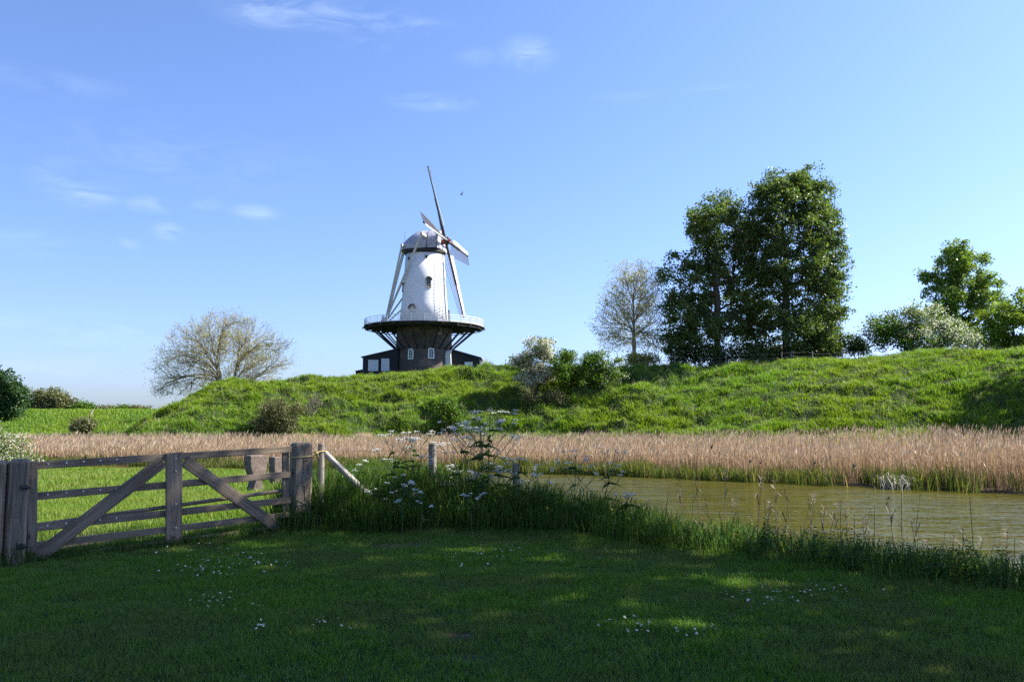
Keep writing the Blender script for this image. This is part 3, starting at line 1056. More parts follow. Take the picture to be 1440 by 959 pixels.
def tree(name, label, cat, base, lobes, ntips=200, trunk_h=None, r_tip=.025, leaf=None, n_per=60, size=.35, sig=.8, blossom=None, bl_n=0, bl_size=.12,
         bl_where=None, bark=None, seed=1, stems=1, group=None, k=5, step=1.0, shell=.45, twigs=0, flat=.75, trunk_max=None, crown_name='crown', up_cost=1.1, minz=.3, fan=None):
    r = np.random.default_rng(seed)
    base = np.array(base, float)
    lobes = [(l[0] - base[0], l[1] - base[1], l[2] - base[2], l[3], l[4], l[5]) for l in lobes]
    top = max(l[2] + l[5] for l in lobes)
    trunk_h = trunk_h or top * .6
    root = thing(name, label, cat, base, 0, group)
    if fan: A, par, R, tips = fan_skeleton(r, lobes, trunk_h, fan, r_tip, stems, step)
    else: A, par, R, tips = skeleton(r, lobes, ntips, trunk_h, r_tip, stems=stems, shell=shell, step=step, minz=minz, up_cost=up_cost)
    if trunk_max: R = np.minimum(R, trunk_max)
    ch = par >= 0
    pa, pb = A[par[ch]], A[ch]
    ra, rb = R[par[ch]], R[ch]
    ra = np.minimum(ra, rb * 1.35)
    if twigs:
        nt = len(tips) * twigs
        s = np.repeat(A[tips], twigs, 0)
        dirs = r.normal(0, 1, (nt, 3)); out = s - np.array([0, 0, trunk_h * .6])
        dirs += 1.3 * out / (np.linalg.norm(out, axis=1, keepdims=True) + 1e-6); dirs[:, 2] += .35
        dirs /= np.linalg.norm(dirs, axis=1, keepdims=True)
        e = s + dirs * r.uniform(.4, 1.3, nt)[:, None] * step
        pa, pb = np.concatenate([pa, s]), np.concatenate([pb, e])
        ra, rb = np.concatenate([ra, np.full(nt, r_tip * .8)]), np.concatenate([rb, np.full(nt, r_tip * .45)])
        tipP = e
    else:
        tipP = A[tips]
    obj('trunk', prisms('trunk', pa, pb, ra, rb, k), bark or BARK, root, smooth=True)
    if leaf is not None and n_per:
        C = tipP
        V = leaves_at(C, sig * r.uniform(.6, 1.3, len(C)), n_per, size, r, flat)
        V = V[V[:, :, 2].min(1) > -.2]
        obj(crown_name, tmpl(crown_name, V, [(0, 1, 2, 3)]), leaf, root)
    if blossom is not None:
        C = tipP if bl_where is None else tipP[bl_where(tipP, r)]
        V = leaves_at(C, np.full(len(C), sig * .95), bl_n, bl_size, r, .6, .8)
        obj('blossom', tmpl('blossom', V, [(0, 1, 2, 3)]), blossom, root)
    return root


def lobes_px(Y, spec, depth=1.0):
    """crown lobes given as photo px (x, y, half width, half height) seen at depth Y, each with a real depth of its own"""
    out = []
    r = np.random.default_rng(int(Y * 10) + len(spec))
    for s in spec:
        px, py, rx, ry = s[:4]
        p = at(px, py, Y)
        sc = Y / F
        d = (rx + ry) * .5 * sc * depth
        dy = s[4] if len(s) > 4 else r.uniform(-.25, .25) * d
        out.append((p[0], p[1] + dy, p[2], rx * sc, d, ry * sc))
    return out


def clumps(lobes, n, rmin, rmax, seed, up=1.25):
    """break smooth crown lobes into many small overlapping clumps with gaps between them"""
    r = np.random.default_rng(seed)
    vol = np.array([(l[3] * l[4] * l[5]) ** .6 for l in lobes]); vol /= vol.sum()
    out, C = [], []
    tries = 0
    while len(out) < n and tries < n * 30:
        tries += 1
        l = lobes[r.choice(len(lobes), p=vol)]
        d = r.normal(0, 1, 3); d /= np.linalg.norm(d)
        c = np.array(l[:3]) + d * r.random() ** .42 * np.array(l[3:6])
        R = r.uniform(rmin, rmax)
        if C and min(np.linalg.norm((np.array(C) - c) / np.array([1, 1, up]), axis=1)) < R * .60: continue
        C.append(c); out.append((*c, R, R, R * up))
    return out


def foot(px, Y):
    p = at(px, 590, Y)
    return np.array([p[0], Y, float(H(p[0], Y))])


L_POP = leafmat('poplar leaves', [(0, (.055, .098, .022)), (.5, (.090, .146, .036)), (.85, (.140, .192, .062)), (1, (.26, .29, .17))], .46, gloss=.42)
L_POP2 = leafmat('young poplar leaves', [(0, (.12, .20, .028)), (.5, (.175, .265, .042)), (1, (.25, .32, .09))], .4, gloss=.4)
L_LIGHT = leafmat('fresh leaves', [(0, (.13, .20, .020)), (.6, (.18, .26, .030)), (1, (.25, .31, .06))], .42)
L_DARK = leafmat('dark leaves', [(0, (.026, .064, .018)), (.6, (.044, .095, .026)), (1, (.08, .13, .05))], .3)
L_OLIVE = leafmat('olive leaves', [(0, (.085, .095, .040)), (.6, (.125, .135, .055)), (1, (.18, .18, .09))], .3)
L_BUD = leafmat('unfolding buds', [(0, (.28, .26, .07)), (.6, (.38, .35, .11)), (1, (.48, .43, .18))], .4)
L_HAW = leafmat('hawthorn leaves', [(0, (.050, .110, .014)), (.6, (.092, .165, .022)), (1, (.14, .21, .035))], .42)
L_GREEN = leafmat('shrub leaves', [(0, (.045, .105, .010)), (.6, (.080, .155, .014)), (1, (.12, .19, .03))], .35)
BLOSSOM = leafmat('white blossom', [(0, (.55, .54, .42)), (.6, (.70, .69, .58)), (1, (.82, .81, .72))], .45, tcol=(1, 1, .88))

# two big poplars
Y = 98
tree('poplar_tree', 'left of the two tall dark green poplars on the rampart crest', 'tree', foot(1012, Y),
     clumps(lobes_px(Y, [(1000, 325, 46, 58), (968, 395, 38, 42), (985, 455, 54, 52), (1030, 400, 42, 85), (1018, 290, 28, 26), (955, 470, 26, 34), (1052, 470, 34, 38), (1045, 330, 26, 40), (1058, 350, 24, 55), (1064, 430, 28, 50), (1000, 500, 50, 14)], .95), 340, .75, 1.3, 5),
     ntips=1250, trunk_h=15, r_tip=.022, leaf=L_POP, n_per=54, size=.27, sig=.38, seed=11, trunk_max=.42, shell=.4, group='pair of tall poplars')
Y = 96
tree('poplar_tree', 'right and taller of the two tall dark green poplars on the rampart crest', 'tree', foot(1110, Y),
     clumps(lobes_px(Y, [(1112, 305, 60, 50), (1102, 268, 34, 28), (1152, 292, 34, 34), (1085, 375, 40, 55), (1142, 395, 40, 58), (1163, 440, 28, 38), (1112, 460, 46, 42), (1078, 298, 28, 38), (1160, 480, 30, 24), (1158, 345, 26, 40), (1160, 395, 24, 34), (1130, 258, 22, 18), (1105, 500, 55, 12)], .95), 360, .75, 1.3, 6),
     ntips=1500, trunk_h=17, r_tip=.022, leaf=L_POP, n_per=54, size=.27, sig=.38, seed=13, trunk_max=.45, shell=.5, group='pair of tall poplars')
# bare tree beside them
Y = 101
tree('bare_tree', 'slender nearly bare tree with yellowish buds left of the tall poplars', 'tree', foot(893, Y),
     lobes_px(Y, [(890, 425, 40, 62), (868, 455, 34, 48), (908, 408, 26, 44), (885, 485, 46, 26), (915, 470, 20, 40)], 1.0),
     ntips=760, trunk_h=8.5, r_tip=.015, leaf=L_BUD, n_per=11, size=.15, sig=.36, bark=BARKSUN, seed=17, twigs=3, fan=[(16, .8, 1.0), (130, .75, 1.0), (400, .4, 1.02)], step=.8, shell=.6, k=4, trunk_max=.34, up_cost=1.6)
# round bare tree on the left
Y = 113
tree('bare_tree', 'round spreading nearly bare tree behind the left end of the rampart', 'tree', foot(317, Y),
     lobes_px(Y, [(312, 502, 88, 62), (252, 525, 42, 40), (372, 510, 40, 46), (310, 478, 52, 38), (235, 545, 26, 22)], .95),
     ntips=1150, trunk_h=4.2, r_tip=.015, leaf=L_BUD, n_per=3, size=.15, sig=.36, bark=BARKP, seed=23, twigs=4, fan=[(22, .85, 1.0), (190, .75, 1.0), (1300, .4, 1.02)], step=.9, shell=.62, k=4, stems=2, trunk_max=.34, up_cost=1.2)
# right hand group
Y = 116
tree('poplar_tree', 'medium light green poplar behind the right hand blossoming hawthorn', 'tree', foot(1350, Y),
     clumps(lobes_px(Y, [(1352, 385, 38, 42), (1322, 402, 26, 26), (1385, 412, 28, 32), (1350, 440, 46, 38), (1372, 462, 34, 28), (1350, 360, 22, 20)], .95), 130, .7, 1.2, 7),
     ntips=720, trunk_h=10, r_tip=.02, leaf=L_POP2, n_per=44, size=.31, sig=.38, seed=29, trunk_max=.3)
Y = 108
tree('broadleaf_tree', 'fresh yellow green tree cut off by the right edge of the picture', 'tree', foot(1432, Y),
     clumps(lobes_px(Y, [(1418, 455, 30, 36), (1445, 442, 34, 36), (1400, 480, 24, 18), (1470, 460, 34, 36), (1430, 490, 40, 12)], .95), 90, .7, 1.2, 8),
     ntips=480, trunk_h=5, r_tip=.018, leaf=L_LIGHT, n_per=38, size=.32, sig=.4, seed=31, trunk_max=.25)
Y = 94
tree('hawthorn_shrub', 'large wide hawthorn on the right, greyish with white blossom on its right side', 'shrub', foot(1285, Y),
     clumps(lobes_px(Y, [(1262, 457, 38, 32), (1308, 462, 42, 32), (1345, 478, 28, 17), (1236, 470, 22, 24), (1285, 480, 60, 18)], .95), 120, .5, .95, 9, .8),
     ntips=330, trunk_h=2.4, r_tip=.016, leaf=L_HAW, n_per=44, size=.24, sig=.46, seed=37, stems=3, blossom=BLOSSOM, bl_n=58, bl_size=.17,
     bl_where=lambda T, r: r.random(len(T)) < np.clip(.38 + T[:, 0] * .14 + T[:, 2] * .05, .12, .98), trunk_max=.2)
Y = 96
tree('small_shrub', 'small dark shrub between the tall poplars and the large hawthorn', 'shrub', foot(1208, Y),
     lobes_px(Y, [(1206, 483, 13, 13), (1200, 490, 10, 8), (1216, 492, 8, 8)], .9), ntips=60, trunk_h=1.0, r_tip=.014, leaf=L_DARK, n_per=46, size=.22, sig=.32, seed=41, stems=2, trunk_max=.1)
# low growth under the poplars
for i, (px, py, rx, ry, lab) in enumerate([(1030, 500, 34, 14, 'low dense scrub round the foot of the left tall poplar'), (1092, 498, 24, 13, 'low scrub in the gap between the feet of the two poplars'),
                                           (1165, 494, 30, 13, 'low pale scrub at the right foot of the taller poplar'), (905, 505, 26, 11, 'low yellowish scrub below the slender bare tree'),
                                           (965, 500, 30, 16, 'low dark scrub at the left side of the left tall poplar')]):
    Yq = 99
    tree('undergrowth_shrub', lab, 'shrub', foot(px, Yq), lobes_px(Yq, [(px, py, rx, ry), (px - rx * .4, py + 4, rx * .5, ry * .8)], .8), ntips=90, trunk_h=.7, r_tip=.012,
         leaf=[L_DARK, L_OLIVE, L_OLIVE, L_BUD, L_DARK][i], n_per=40, size=.20, sig=.4, seed=50 + i, stems=2, trunk_max=.08, group='scrub under the trees on the crest')

# hawthorns on the slope
b = gpos(752, 556); Y = b[1]
tree('hawthorn_shrub', 'upright white blossoming hawthorn on the slope right of the windmill', 'shrub', b,
     clumps(lobes_px(Y, [(752, 500, 23, 26), (748, 530, 24, 20), (766, 494, 14, 20), (735, 508, 14, 16), (765, 525, 18, 18)], .95), 60, .35, .7, 15, .7),
     ntips=260, trunk_h=2.4, r_tip=.014, leaf=L_HAW, n_per=28, size=.17, sig=.30, seed=61, stems=2, blossom=BLOSSOM, bl_n=72, bl_size=.16,
     bl_where=lambda T, r: r.random(len(T)) < .72, trunk_max=.14)
b = gpos(826, 553); Y = b[1]
tree('hawthorn_shrub', 'broad green hawthorn with some white blossom right of the white one', 'shrub', b,
     clumps(lobes_px(Y, [(800, 515, 22, 24), (828, 520, 32, 26), (855, 524, 18, 22), (800, 500, 14, 16), (838, 500, 16, 12), (820, 538, 40, 13)], .9), 80, .38, .75, 16, .8),
     ntips=300, trunk_h=1.7, r_tip=.014, leaf=L_GREEN, n_per=50, size=.19, sig=.32, seed=67, stems=3, blossom=BLOSSOM, bl_n=22, bl_size=.12,
     bl_where=lambda T, r: r.random(len(T)) < np.clip(.06 + .28 * (T[:, 0] - .5), .05, .9), trunk_max=.12)
b = gpos(762, 572); Y = b[1]
tree('bramble_shrub', 'low olive bramble in front of the white hawthorn', 'shrub', b,
     lobes_px(Y, [(745, 555, 14, 10), (778, 556, 14, 10), (790, 563, 14, 7)], .9), ntips=90, trunk_h=.5, r_tip=.01, leaf=L_OLIVE, n_per=36, size=.15, sig=.26, seed=71, stems=3, trunk_max=.05)
b = gpos(628, 609); Y = b[1]
tree('elder_shrub', 'fresh green shrub at the foot of the slope below the windmill', 'shrub', b,
     lobes_px(Y, [(628, 580, 18, 18), (612, 596, 14, 14), (640, 592, 14, 18), (626, 566, 10, 8)], .95), ntips=170, trunk_h=1.1, r_tip=.012, leaf=L_GREEN, n_per=46, size=.17, sig=.26, seed=73, stems=2, trunk_max=.08)
b = gpos(385, 609); Y = b[1]
tree('thorn_shrub', 'rounded olive green shrub at the foot of the slope on the left', 'shrub', b,
     lobes_px(Y, [(390, 578, 24, 18), (370, 594, 18, 13), (402, 592, 18, 16), (418, 575, 10, 8)], .95), ntips=210, trunk_h=1.0, r_tip=.012, leaf=L_OLIVE, n_per=46, size=.15, sig=.28, seed=79, stems=3, trunk_max=.08)
b = gpos(436, 585); Y = b[1]
tree('dead_shrub', 'bare grey twiggy shrub right of the rounded olive shrub', 'shrub', b,
     lobes_px(Y, [(438, 570, 14, 12), (446, 562, 9, 8)], .9), ntips=110, trunk_h=.6, r_tip=.014, leaf=None, n_per=0, bark=BARKP, seed=83, stems=3, twigs=4, step=.4, k=4, trunk_max=.05)

# far left: beyond the dike
Y = 124
tree('broadleaf_tree', 'dark green leafy tree cut off by the left edge of the picture', 'tree', foot(0, Y),
     clumps(lobes_px(Y, [(5, 552, 20, 28), (22, 566, 13, 14), (-18, 548, 24, 34), (10, 575, 22, 12), (24, 548, 8, 10)], .95), 75, .6, 1.1, 18), ntips=240, trunk_h=4, r_tip=.018, leaf=L_DARK, n_per=66, size=.36, sig=.5, seed=89, trunk_max=.25)
Y = 148
tree('willow_tree', 'round pale olive tree on the far left horizon', 'tree', foot(72, Y),
     clumps(lobes_px(Y, [(70, 561, 24, 17), (86, 568, 19, 13), (52, 568, 15, 13), (70, 574, 36, 8)], .95), 75, .6, 1.1, 19, .9), ntips=260, trunk_h=2.2, r_tip=.016, leaf=L_OLIVE, n_per=60, size=.34, sig=.55, seed=97, stems=2, trunk_max=.2)
tree('far_shrub', 'small dark shrub left of the round olive tree', 'shrub', foot(40, 146),
     lobes_px(146, [(40, 570, 12, 10), (32, 575, 10, 6)], .9), ntips=60, trunk_h=1.0, r_tip=.015, leaf=L_DARK, n_per=50, size=.3, sig=.4, seed=101, stems=2, trunk_max=.1, group='shrubs on the far dike')
tree('far_shrub', 'small green shrub right of the round olive tree', 'shrub', foot(118, 146),
     lobes_px(146, [(117, 574, 14, 7), (108, 577, 10, 4)], .9), ntips=60, trunk_h=.8, r_tip=.015, leaf=L_GREEN, n_per=50, size=.28, sig=.4, seed=103, stems=2, trunk_max=.1, group='shrubs on the far dike')
for i, (px, rx, ry, lf, lab) in enumerate([(150, 16, 5, L_OLIVE, 'low olive shrub with pale patch on the far dike'), (172, 14, 5, L_GREEN, 'low green shrub on the far dike left of the rampart end'), (195, 18, 5, L_OLIVE, 'low olive shrub just left of the round bare tree')]):
    tree('far_shrub', lab, 'shrub', foot(px, 150), lobes_px(150, [(px, 577, rx, ry)], .9), ntips=60, trunk_h=.6, r_tip=.015, leaf=lf, n_per=46, size=.28, sig=.4, seed=110 + i, stems=2, trunk_max=.1,
         group='shrubs on the far dike', blossom=BLOSSOM if i == 0 else None, bl_n=8, bl_size=.3)
b = gpos(118, 607, 60); b[1] = min(b[1], 100); b[2] = float(H(b[0], b[1])); Y = b[1]
tree('willow_bush', 'pale green willow bush in front of the far dike', 'shrub', foot(116, Y),
     lobes_px(Y, [(112, 600, 17, 9), (122, 597, 12, 9)], .9), ntips=110, trunk_h=.7, r_tip=.012, leaf=L_OLIVE, n_per=34, size=.24, sig=.35, seed=127, stems=3, trunk_max=.07)
# snag: a broken dead stem
s0 = foot(120, 104)
mb = MB()
mb.tube([(0, 0, -.3), (.05, 0, 1.0), (.3, 0, 2.0), (.55, .1, 2.7), (1.0, .1, 3.4)], [.22, .2, .16, .11, .05], 7)
mb.tube([(.2, 0, 1.6), (.75, -.1, 2.2), (.8, -.1, 2.0)], [.1, .07, .03], 6)
mb.tube([(.5, 0, 2.6), (.7, .1, 3.3)], [.06, .03], 6)
tag(obj('dead_stump', mb, BARKP, smooth=True, loc=s0), 'broken pale dead tree stem in front of the far dike', 'tree stump')

# white hawthorn left beyond the gate
b = foot(12, 21)
tree('hawthorn_shrub', 'white blossoming hawthorn at the left edge behind the gate', 'shrub', b,
     lobes_px(21, [(5, 640, 40, 32), (-40, 625, 50, 55), (35, 648, 26, 18), (20, 622, 22, 16), (-10, 670, 40, 20)], .9),
     ntips=330, trunk_h=.7, r_tip=.006, leaf=L_HAW, n_per=22, size=.055, sig=.12, seed=131, stems=3, blossom=BLOSSOM, bl_n=26, bl_size=.038, step=.3,
     bl_where=lambda T, r: r.random(len(T)) < .8, trunk_max=.05, minz=.05)

# bushes at the foot of the mill
b = at(647, 517, 122); b[2] = float(H(b[0], 122))
tree('garden_shrub', 'small yellow green shrub at the arched mill door', 'shrub', b,
     [(b[0], 122, b[2] + .6, 1.0, .7, .7), (b[0] + .6, 122, b[2] + .5, .7, .6, .5)], ntips=50, trunk_h=.4, r_tip=.012, leaf=L_OLIVE, n_per=40, size=.2, sig=.25, seed=137, stems=2, trunk_max=.05)
b = at(681, 512, 132); b[2] = float(H(b[0], 132))
tree('bare_sapling', 'thin bare sapling behind the right hand mill shed', 'tree', b,
     [(b[0], 132, b[2] + 1.7, .8, .7, .8)], ntips=50, trunk_h=1.2, r_tip=.012, leaf=L_BUD, n_per=4, size=.14, sig=.2, bark=BARKP, seed=139, twigs=2, step=.5, k=4, trunk_max=.05)
b = at(456, 530, 104); b[2] = float(H(b[0], 104))
tree('small_shrub', 'tiny dark shrub on the crest left of the windmill', 'shrub', b,
     [(b[0], 104, b[2] + .3, .7, .5, .5), (b[0] + .5, 104, b[2] + .5, .4, .4, .4)], ntips=40, trunk_h=.4, r_tip=.012, leaf=L_DARK, n_per=30, size=.15, sig=.2, seed=149, stems=2, trunk_max=.04)

# trees outside the picture on the near bank: their shade lies on the lawn
L_SHADE = leafmat('lime leaves', [(0, (.035, .075, .012)), (1, (.07, .13, .025))], .25)
tree('lime_tree', 'tall lime tree on the near bank whose shade falls over the gate', 'tree', (11.2, 3.6, float(H(11.2, 3.6))),
     [(12.2, 6.4, 13, 7.2, 7.2, 7.6), (11.5, 7.0, 18.5, 6, 6.4, 5), (11.5, 2.5, 9, 5.5, 6, 4), *[(11.6, 14.0, 11.0, 2.0, 1.6, 1.5)] * 5, *[(11.5, 11.6, 14.6, 3.0, 2.8, 2.4)] * 2, (11.6, 5.5, 6.0, 3.2, 4.6, 2.6), (12, 9.5, 8.6, 2.8, 3.2, 2.2)],
     ntips=1060, trunk_h=13, r_tip=.03, leaf=L_SHADE, n_per=27, size=.42, sig=.60, seed=151, trunk_max=.5)
# trees outside the picture on the right: shade on the slope
for i, (x, y, h) in enumerate([(50, 65, 13), (60, 74, 15)]):
    z = float(H(x, y))
    tree('maple_tree', ['maple tree at the foot of the rampart beyond the right edge', 'taller maple tree higher on the rampart beyond the right edge'][i], 'tree', (x, y, z), [(x, y, z + h * .6, h * .36, h * .36, h * .42)],
         ntips=220, trunk_h=h * .55, r_tip=.025, leaf=L_SHADE, n_per=44, size=.42, sig=.7, seed=170 + i, trunk_max=.3)
# ------------------------------------------------------------------ the windmill
TARBRICK = brickmat('tarred brick', (.050, .043, .040), (.078, .060, .053), (.065, .06, .058), .75, .5, patch=(.135, .095, .078))
WHITEBRICK = brickmat('whitewashed brick', (.80, .80, .79), (.78, .78, .78), (.72, .72, .72), .7, .35)
TARWOOD = plain('tarred wood', (.022, .021, .022), .7, .3, 3, .3, stretch=(1, 1, 6))
TARWOOD.name = 'tarred wood'
WHITEW = plain('white painted wood', (.74, .74, .72), .5, .06, 5)
CREAMW = plain('cream painted wood', (.58, .56, .48), .55, .1, 2)
GREYCAP = plain('grey roofing felt', (.36, .36, .42), .55, .14, 1.6, .2, stretch=(1, 1, 1))
DARKIRON = plain('dark iron', (.035, .033, .033), .5, .2, 4)
REDP = plain('red paint', (.38, .045, .03), .5, .1, 5)
SAILW = plain('dark sail wood', (.050, .042, .038), .7, .25, 4)
LATH = plain('sail lattice wood', (.15, .14, .155), .7, .15, 4)
DECKW = plain('weathered deck', (.055, .050, .046), .85, .3, 4, .3)
GLASS = plain('dark window glass', (.03, .035, .045), .12, .1, 3)
ROOFT = plain('dark felt roof', (.05, .048, .05), .8, .2, 3)

MY = 128.0
mp0 = at(596, 520.5, MY)
MZ = mp0[2]
mill = thing('windmill', 'white round tower windmill with dark base, wide stage and cross of sails on the rampart', 'windmill', mp0)


def mz(py):                     # height above the mill's foot of a photo row at the mill's distance
    return at(596, py, MY)[2] - MZ


SC = MY / F * 1.002
zst, ztop = mz(461), mz(357)
RB0, RB1, RT0, RT1 = 41.0 * SC, 38.4 * SC, 35.6 * SC, 27.0 * SC
mb = MB(); mb.lathe([(RB0, -2.0), (RB0, 0), (RB1 + .1, zst * .55), (RB1, zst - .2)], 64, uvr=4.2)
obj('base', mb, TARBRICK, mill, smooth=False)
mb = MB()
mb.lathe([(RT0 + .02, zst - .1), (RT0 - .35, zst + 3.5), (RT0 - .62, zst + 7), (RT1, ztop)], 72, uvr=3.4)
obj('tower', mb, WHITEBRICK, mill, smooth=True)

RS = 84.5 * SC
# stage: planks on beams, with railing and struts
mb = MB()
nseg = 36
for i in range(nseg):
    a0, a1 = 2 * math.pi * i / nseg + .004, 2 * math.pi * (i + 1) / nseg - .004
    for r0, r1, dz in ((RB1 - .5, RS + random.uniform(-.12, .05), 0),):
        vs = []
        for z in (zst - .02, zst + .10):
            for r, a in ((r0, a0), (r1, a0), (r1, a1), (r0, a1)):
                vs.append((r * math.cos(a), r * math.sin(a), z))
        mb.add(vs, [(3, 2, 1, 0), (4, 5, 6, 7), (0, 1, 5, 4), (1, 2, 6, 5), (2, 3, 7, 6), (3, 0, 4, 7)])
obj('stage_deck', mb, DECKW, mill)
NST = 24
mb = MB()
for i in range(NST):
    a = 2 * math.pi * (i + .5) / NST
    c, s = math.cos(a), math.sin(a)
    mb.bar((c * (RB1 - .3), s * (RB1 - .3), zst - .14), (c * (RS + .18), s * (RS + .18), zst - .14), .16, .22)
for rr_ in (RS - .25, RS * .72):
    for i in range(NST):
        a, b_ = 2 * math.pi * (i + .5) / NST, 2 * math.pi * (i + 1.5) / NST
        mb.bar((rr_ * math.cos(a), rr_ * math.sin(a), zst - .32), (rr_ * math.cos(b_), rr_ * math.sin(b_), zst - .32), .09, .10)
obj('stage_beams', mb, TARWOOD, mill)
for i in range(NST):
    a = 2 * math.pi * (i + .5) / NST
    c, s = math.cos(a), math.sin(a)
    mb = MB(); mb.bar((c * (RB1 + .02), s * (RB1 + .02), zst - 3.5), (c * (RS - 1.1), s * (RS - 1.1), zst - .22), .15, .16)
    obj('strut', mb, TARWOOD, mill)
mb = MB()
NR = 30
for i in range(NR):
    a, a2 = 2 * math.pi * i / NR, 2 * math.pi * (i + 1) / NR
    p, q = Vector((RS * .985 * math.cos(a), RS * .985 * math.sin(a), 0)), Vector((RS * .985 * math.cos(a2), RS * .985 * math.sin(a2), 0))
    mb.bar(p + Vector((0, 0, zst + .08)), p + Vector((0, 0, zst + 1.08)), .09, .09)
    for h_, t_ in ((1.05, .085), (.72, .07), (.40, .07)):
        mb.bar(p + Vector((0, 0, zst + h_)), q + Vector((0, 0, zst + h_)), t_, t_)
    mb.bar(p + Vector((0, 0, zst + .14)), q + Vector((0, 0, zst + .14)), .03, .13)
obj('stage_railing', mb, WHITEW, mill)

# axis of the sails
ALPHA, TAU, TH = math.radians(11.5), math.radians(14), math.radians(.5)
nh = Vector((math.cos(ALPHA), -math.sin(ALPHA), 0))
hv = Vector((math.sin(ALPHA), math.cos(ALPHA), 0))
n_ = (nh * math.cos(TAU) + Vector((0, 0, math.sin(TAU)))).normalized()
u_ = (Vector((0, 0, math.cos(TAU))) - nh * math.sin(TAU)).normalized()

# cap: boat shaped, higher at the front
zc0 = ztop + .35
mb = MB()
mb.lathe([(RT1 + .12, ztop - .25), (RT1 + .28, ztop - .1), (RT1 + .28, ztop + .30), (RT1 + .1, ztop + .36)], 48)
obj('cap_ring', mb, TARWOOD, mill)
mb = MB()
ns, nc = 22, 16
rows = []
for i in range(ns + 1):
    t = i / ns
    s = -3.75 + t * 6.45                     # along the axis, back to front
    if s < 0: w_ = 3.0 * max(0.02, 1 - (abs(s) / 3.78) ** 2.6) ** .5
    else: w_ = 3.0 * (1 - (s / 5.6) ** 2.2) ** .5
    hgt = (1.0 + 2.05 * sstep(np.array((s + 3.75) / 3.6)) ** .8)
    if i == 0: hgt = .5
    row = []
    for j in range(nc + 1):
        a = math.pi * j / nc
        cx_, sz_ = math.cos(a), math.sin(a)
        p = nh * s + hv * (w_ * np.sign(cx_) * abs(cx_) ** .75) + Vector((0, 0, zc0 + float(hgt) * sz_ ** .8))
        row.append(tuple(p))
    rows.append(row)
vs = [p for r_ in rows for p in r_]
fs = []
for i in range(ns):
    for j in range(nc):
        a = i * (nc + 1) + j
        fs.append((a, a + 1, a + nc + 2, a + nc + 1))
fs.append(tuple(range(ns * (nc + 1), (ns + 1) * (nc + 1))))
fs.append(tuple(range(nc, -1, -1)))
mb.add(vs, fs)
cap = obj('cap', mb, GREYCAP, mill)
# rim arcs on the cap front and back ridge boards
mb = MB()
for s, w_, hgt in ((2.72, 2.72, 3.05), (1.2, 2.95, 3.02)):
    pts = []
    for j in range(13):
        a = math.pi * j / 12
        cx_, sz_ = math.cos(a), math.sin(a)
        pts.append(nh * s + hv * ((w_ + .05) * np.sign(cx_) * abs(cx_) ** .75) + Vector((0, 0, zc0 + (hgt + .05) * sz_ ** .8)))
    mb.tube(pts, .06, 6)
obj('cap_rib', mb, DARKIRON, cap)
mb = MB(); p = -nh * 3.3 + hv * .2
mb.tube([p + Vector((0, 0, zc0)), p + Vector((0, 0, zc0 + 3.3))], .025, 6)
obj('lightning_rod', mb, DARKIRON, cap)

# windshaft and poll end
hub = nh * 3.15 + Vector((0, 0, ztop + 1.75))
mb = MB()
mb.bar(hub - n_ * 1.6, hub + n_ * .75, .62, .62, up=u_)
obj('windshaft', mb, REDP, mill)
mb = MB(); mb.bar(hub + n_ * .3 - u_ * .5, hub + n_ * .3 + u_ * .5, .72, .72, up=n_)
mb.tube([hub + n_ * .76, hub + n_ * .95], [.2, .12], 8)
obj('poll_end', mb, DARKIRON, mill)
# beam across the cap front below the shaft
mb = MB(); mb.bar(nh * 2.75 - hv * 1.9 + Vector((0, 0, zc0 + .35)), nh * 2.75 + hv * 1.9 + Vector((0, 0, zc0 + .35)), .3, .55)
obj('front_beam', mb, WHITEW, mill)

LEN = 12.2


def sail(d, t, off, tipx=0.0):
    """d along the stock, t the trailing side in the plane of the sails"""
    o_ = hub + n_ * off
    mb = MB()
    pts = [(.3, .34), (2.5, .36), (7, .26), (LEN, .15)]
    for (r0, w0), (r1, w1) in zip(pts[:-1], pts[1:]):
        mb.bar(o_ + d * r0, o_ + d * r1, (w0 + w1) / 2, (w0 + w1) / 2, up=n_)
    st = obj('sail', mb, SAILW, mill)
    lat = MB()
    rs = np.arange(2.3, LEN - .05, .42)
    def edge(r, k):
        psi = math.radians(24 - 19 * (r - 2) / 10)
        v = t * math.cos(psi) - n_ * math.sin(psi)
        return o_ + d * r + v * k
    wid = lambda r: 1.95 - .35 * (r / LEN)
    for r in rs:
        lat.bar(edge(r, -.05), edge(r, wid(r)), .055, .055, up=d)
    for k in (.34, .67, 1.0):
        for a, b_ in zip(rs[:-1], rs[1:]):
            lat.bar(edge(a, wid(a) * k), edge(b_, wid(b_) * k), .05, .05, up=n_)
    obj('lattice', lat, LATH, st)
    bd = MB()
    for a, b_ in zip(np.linspace(2.3, LEN - .4, 9)[:-1], np.linspace(2.3, LEN - .4, 9)[1:]):
        q = []
        for r in (a, b_):
            psi = math.radians(24 - 19 * (r - 2) / 10 + 14)
            v = -t * math.cos(psi) + n_ * math.sin(psi)
            w_ = .62 - .22 * r / LEN
            nn = d.cross(v)
            base = o_ + d * r + v * .14
            q.append([base + nn * .03, base + v * w_ + nn * .03, base + v * w_ - nn * .03, base - nn * .03])
        bd.add(q[0] + q[1], [(0, 1, 5, 4), (1, 2, 6, 5), (2, 3, 7, 6), (3, 0, 4, 7), (0, 3, 2, 1), (4, 5, 6, 7)])
    obj('leading_board', bd, WHITEW, st)


A_ = u_ * math.cos(TH) + hv * math.sin(TH)
B_ = -u_ * math.sin(TH) + hv * math.cos(TH)
sail(A_, B_, .12); sail(-A_, -B_, .12)
sail(B_, -A_, .45); sail(-B_, A_, .45)

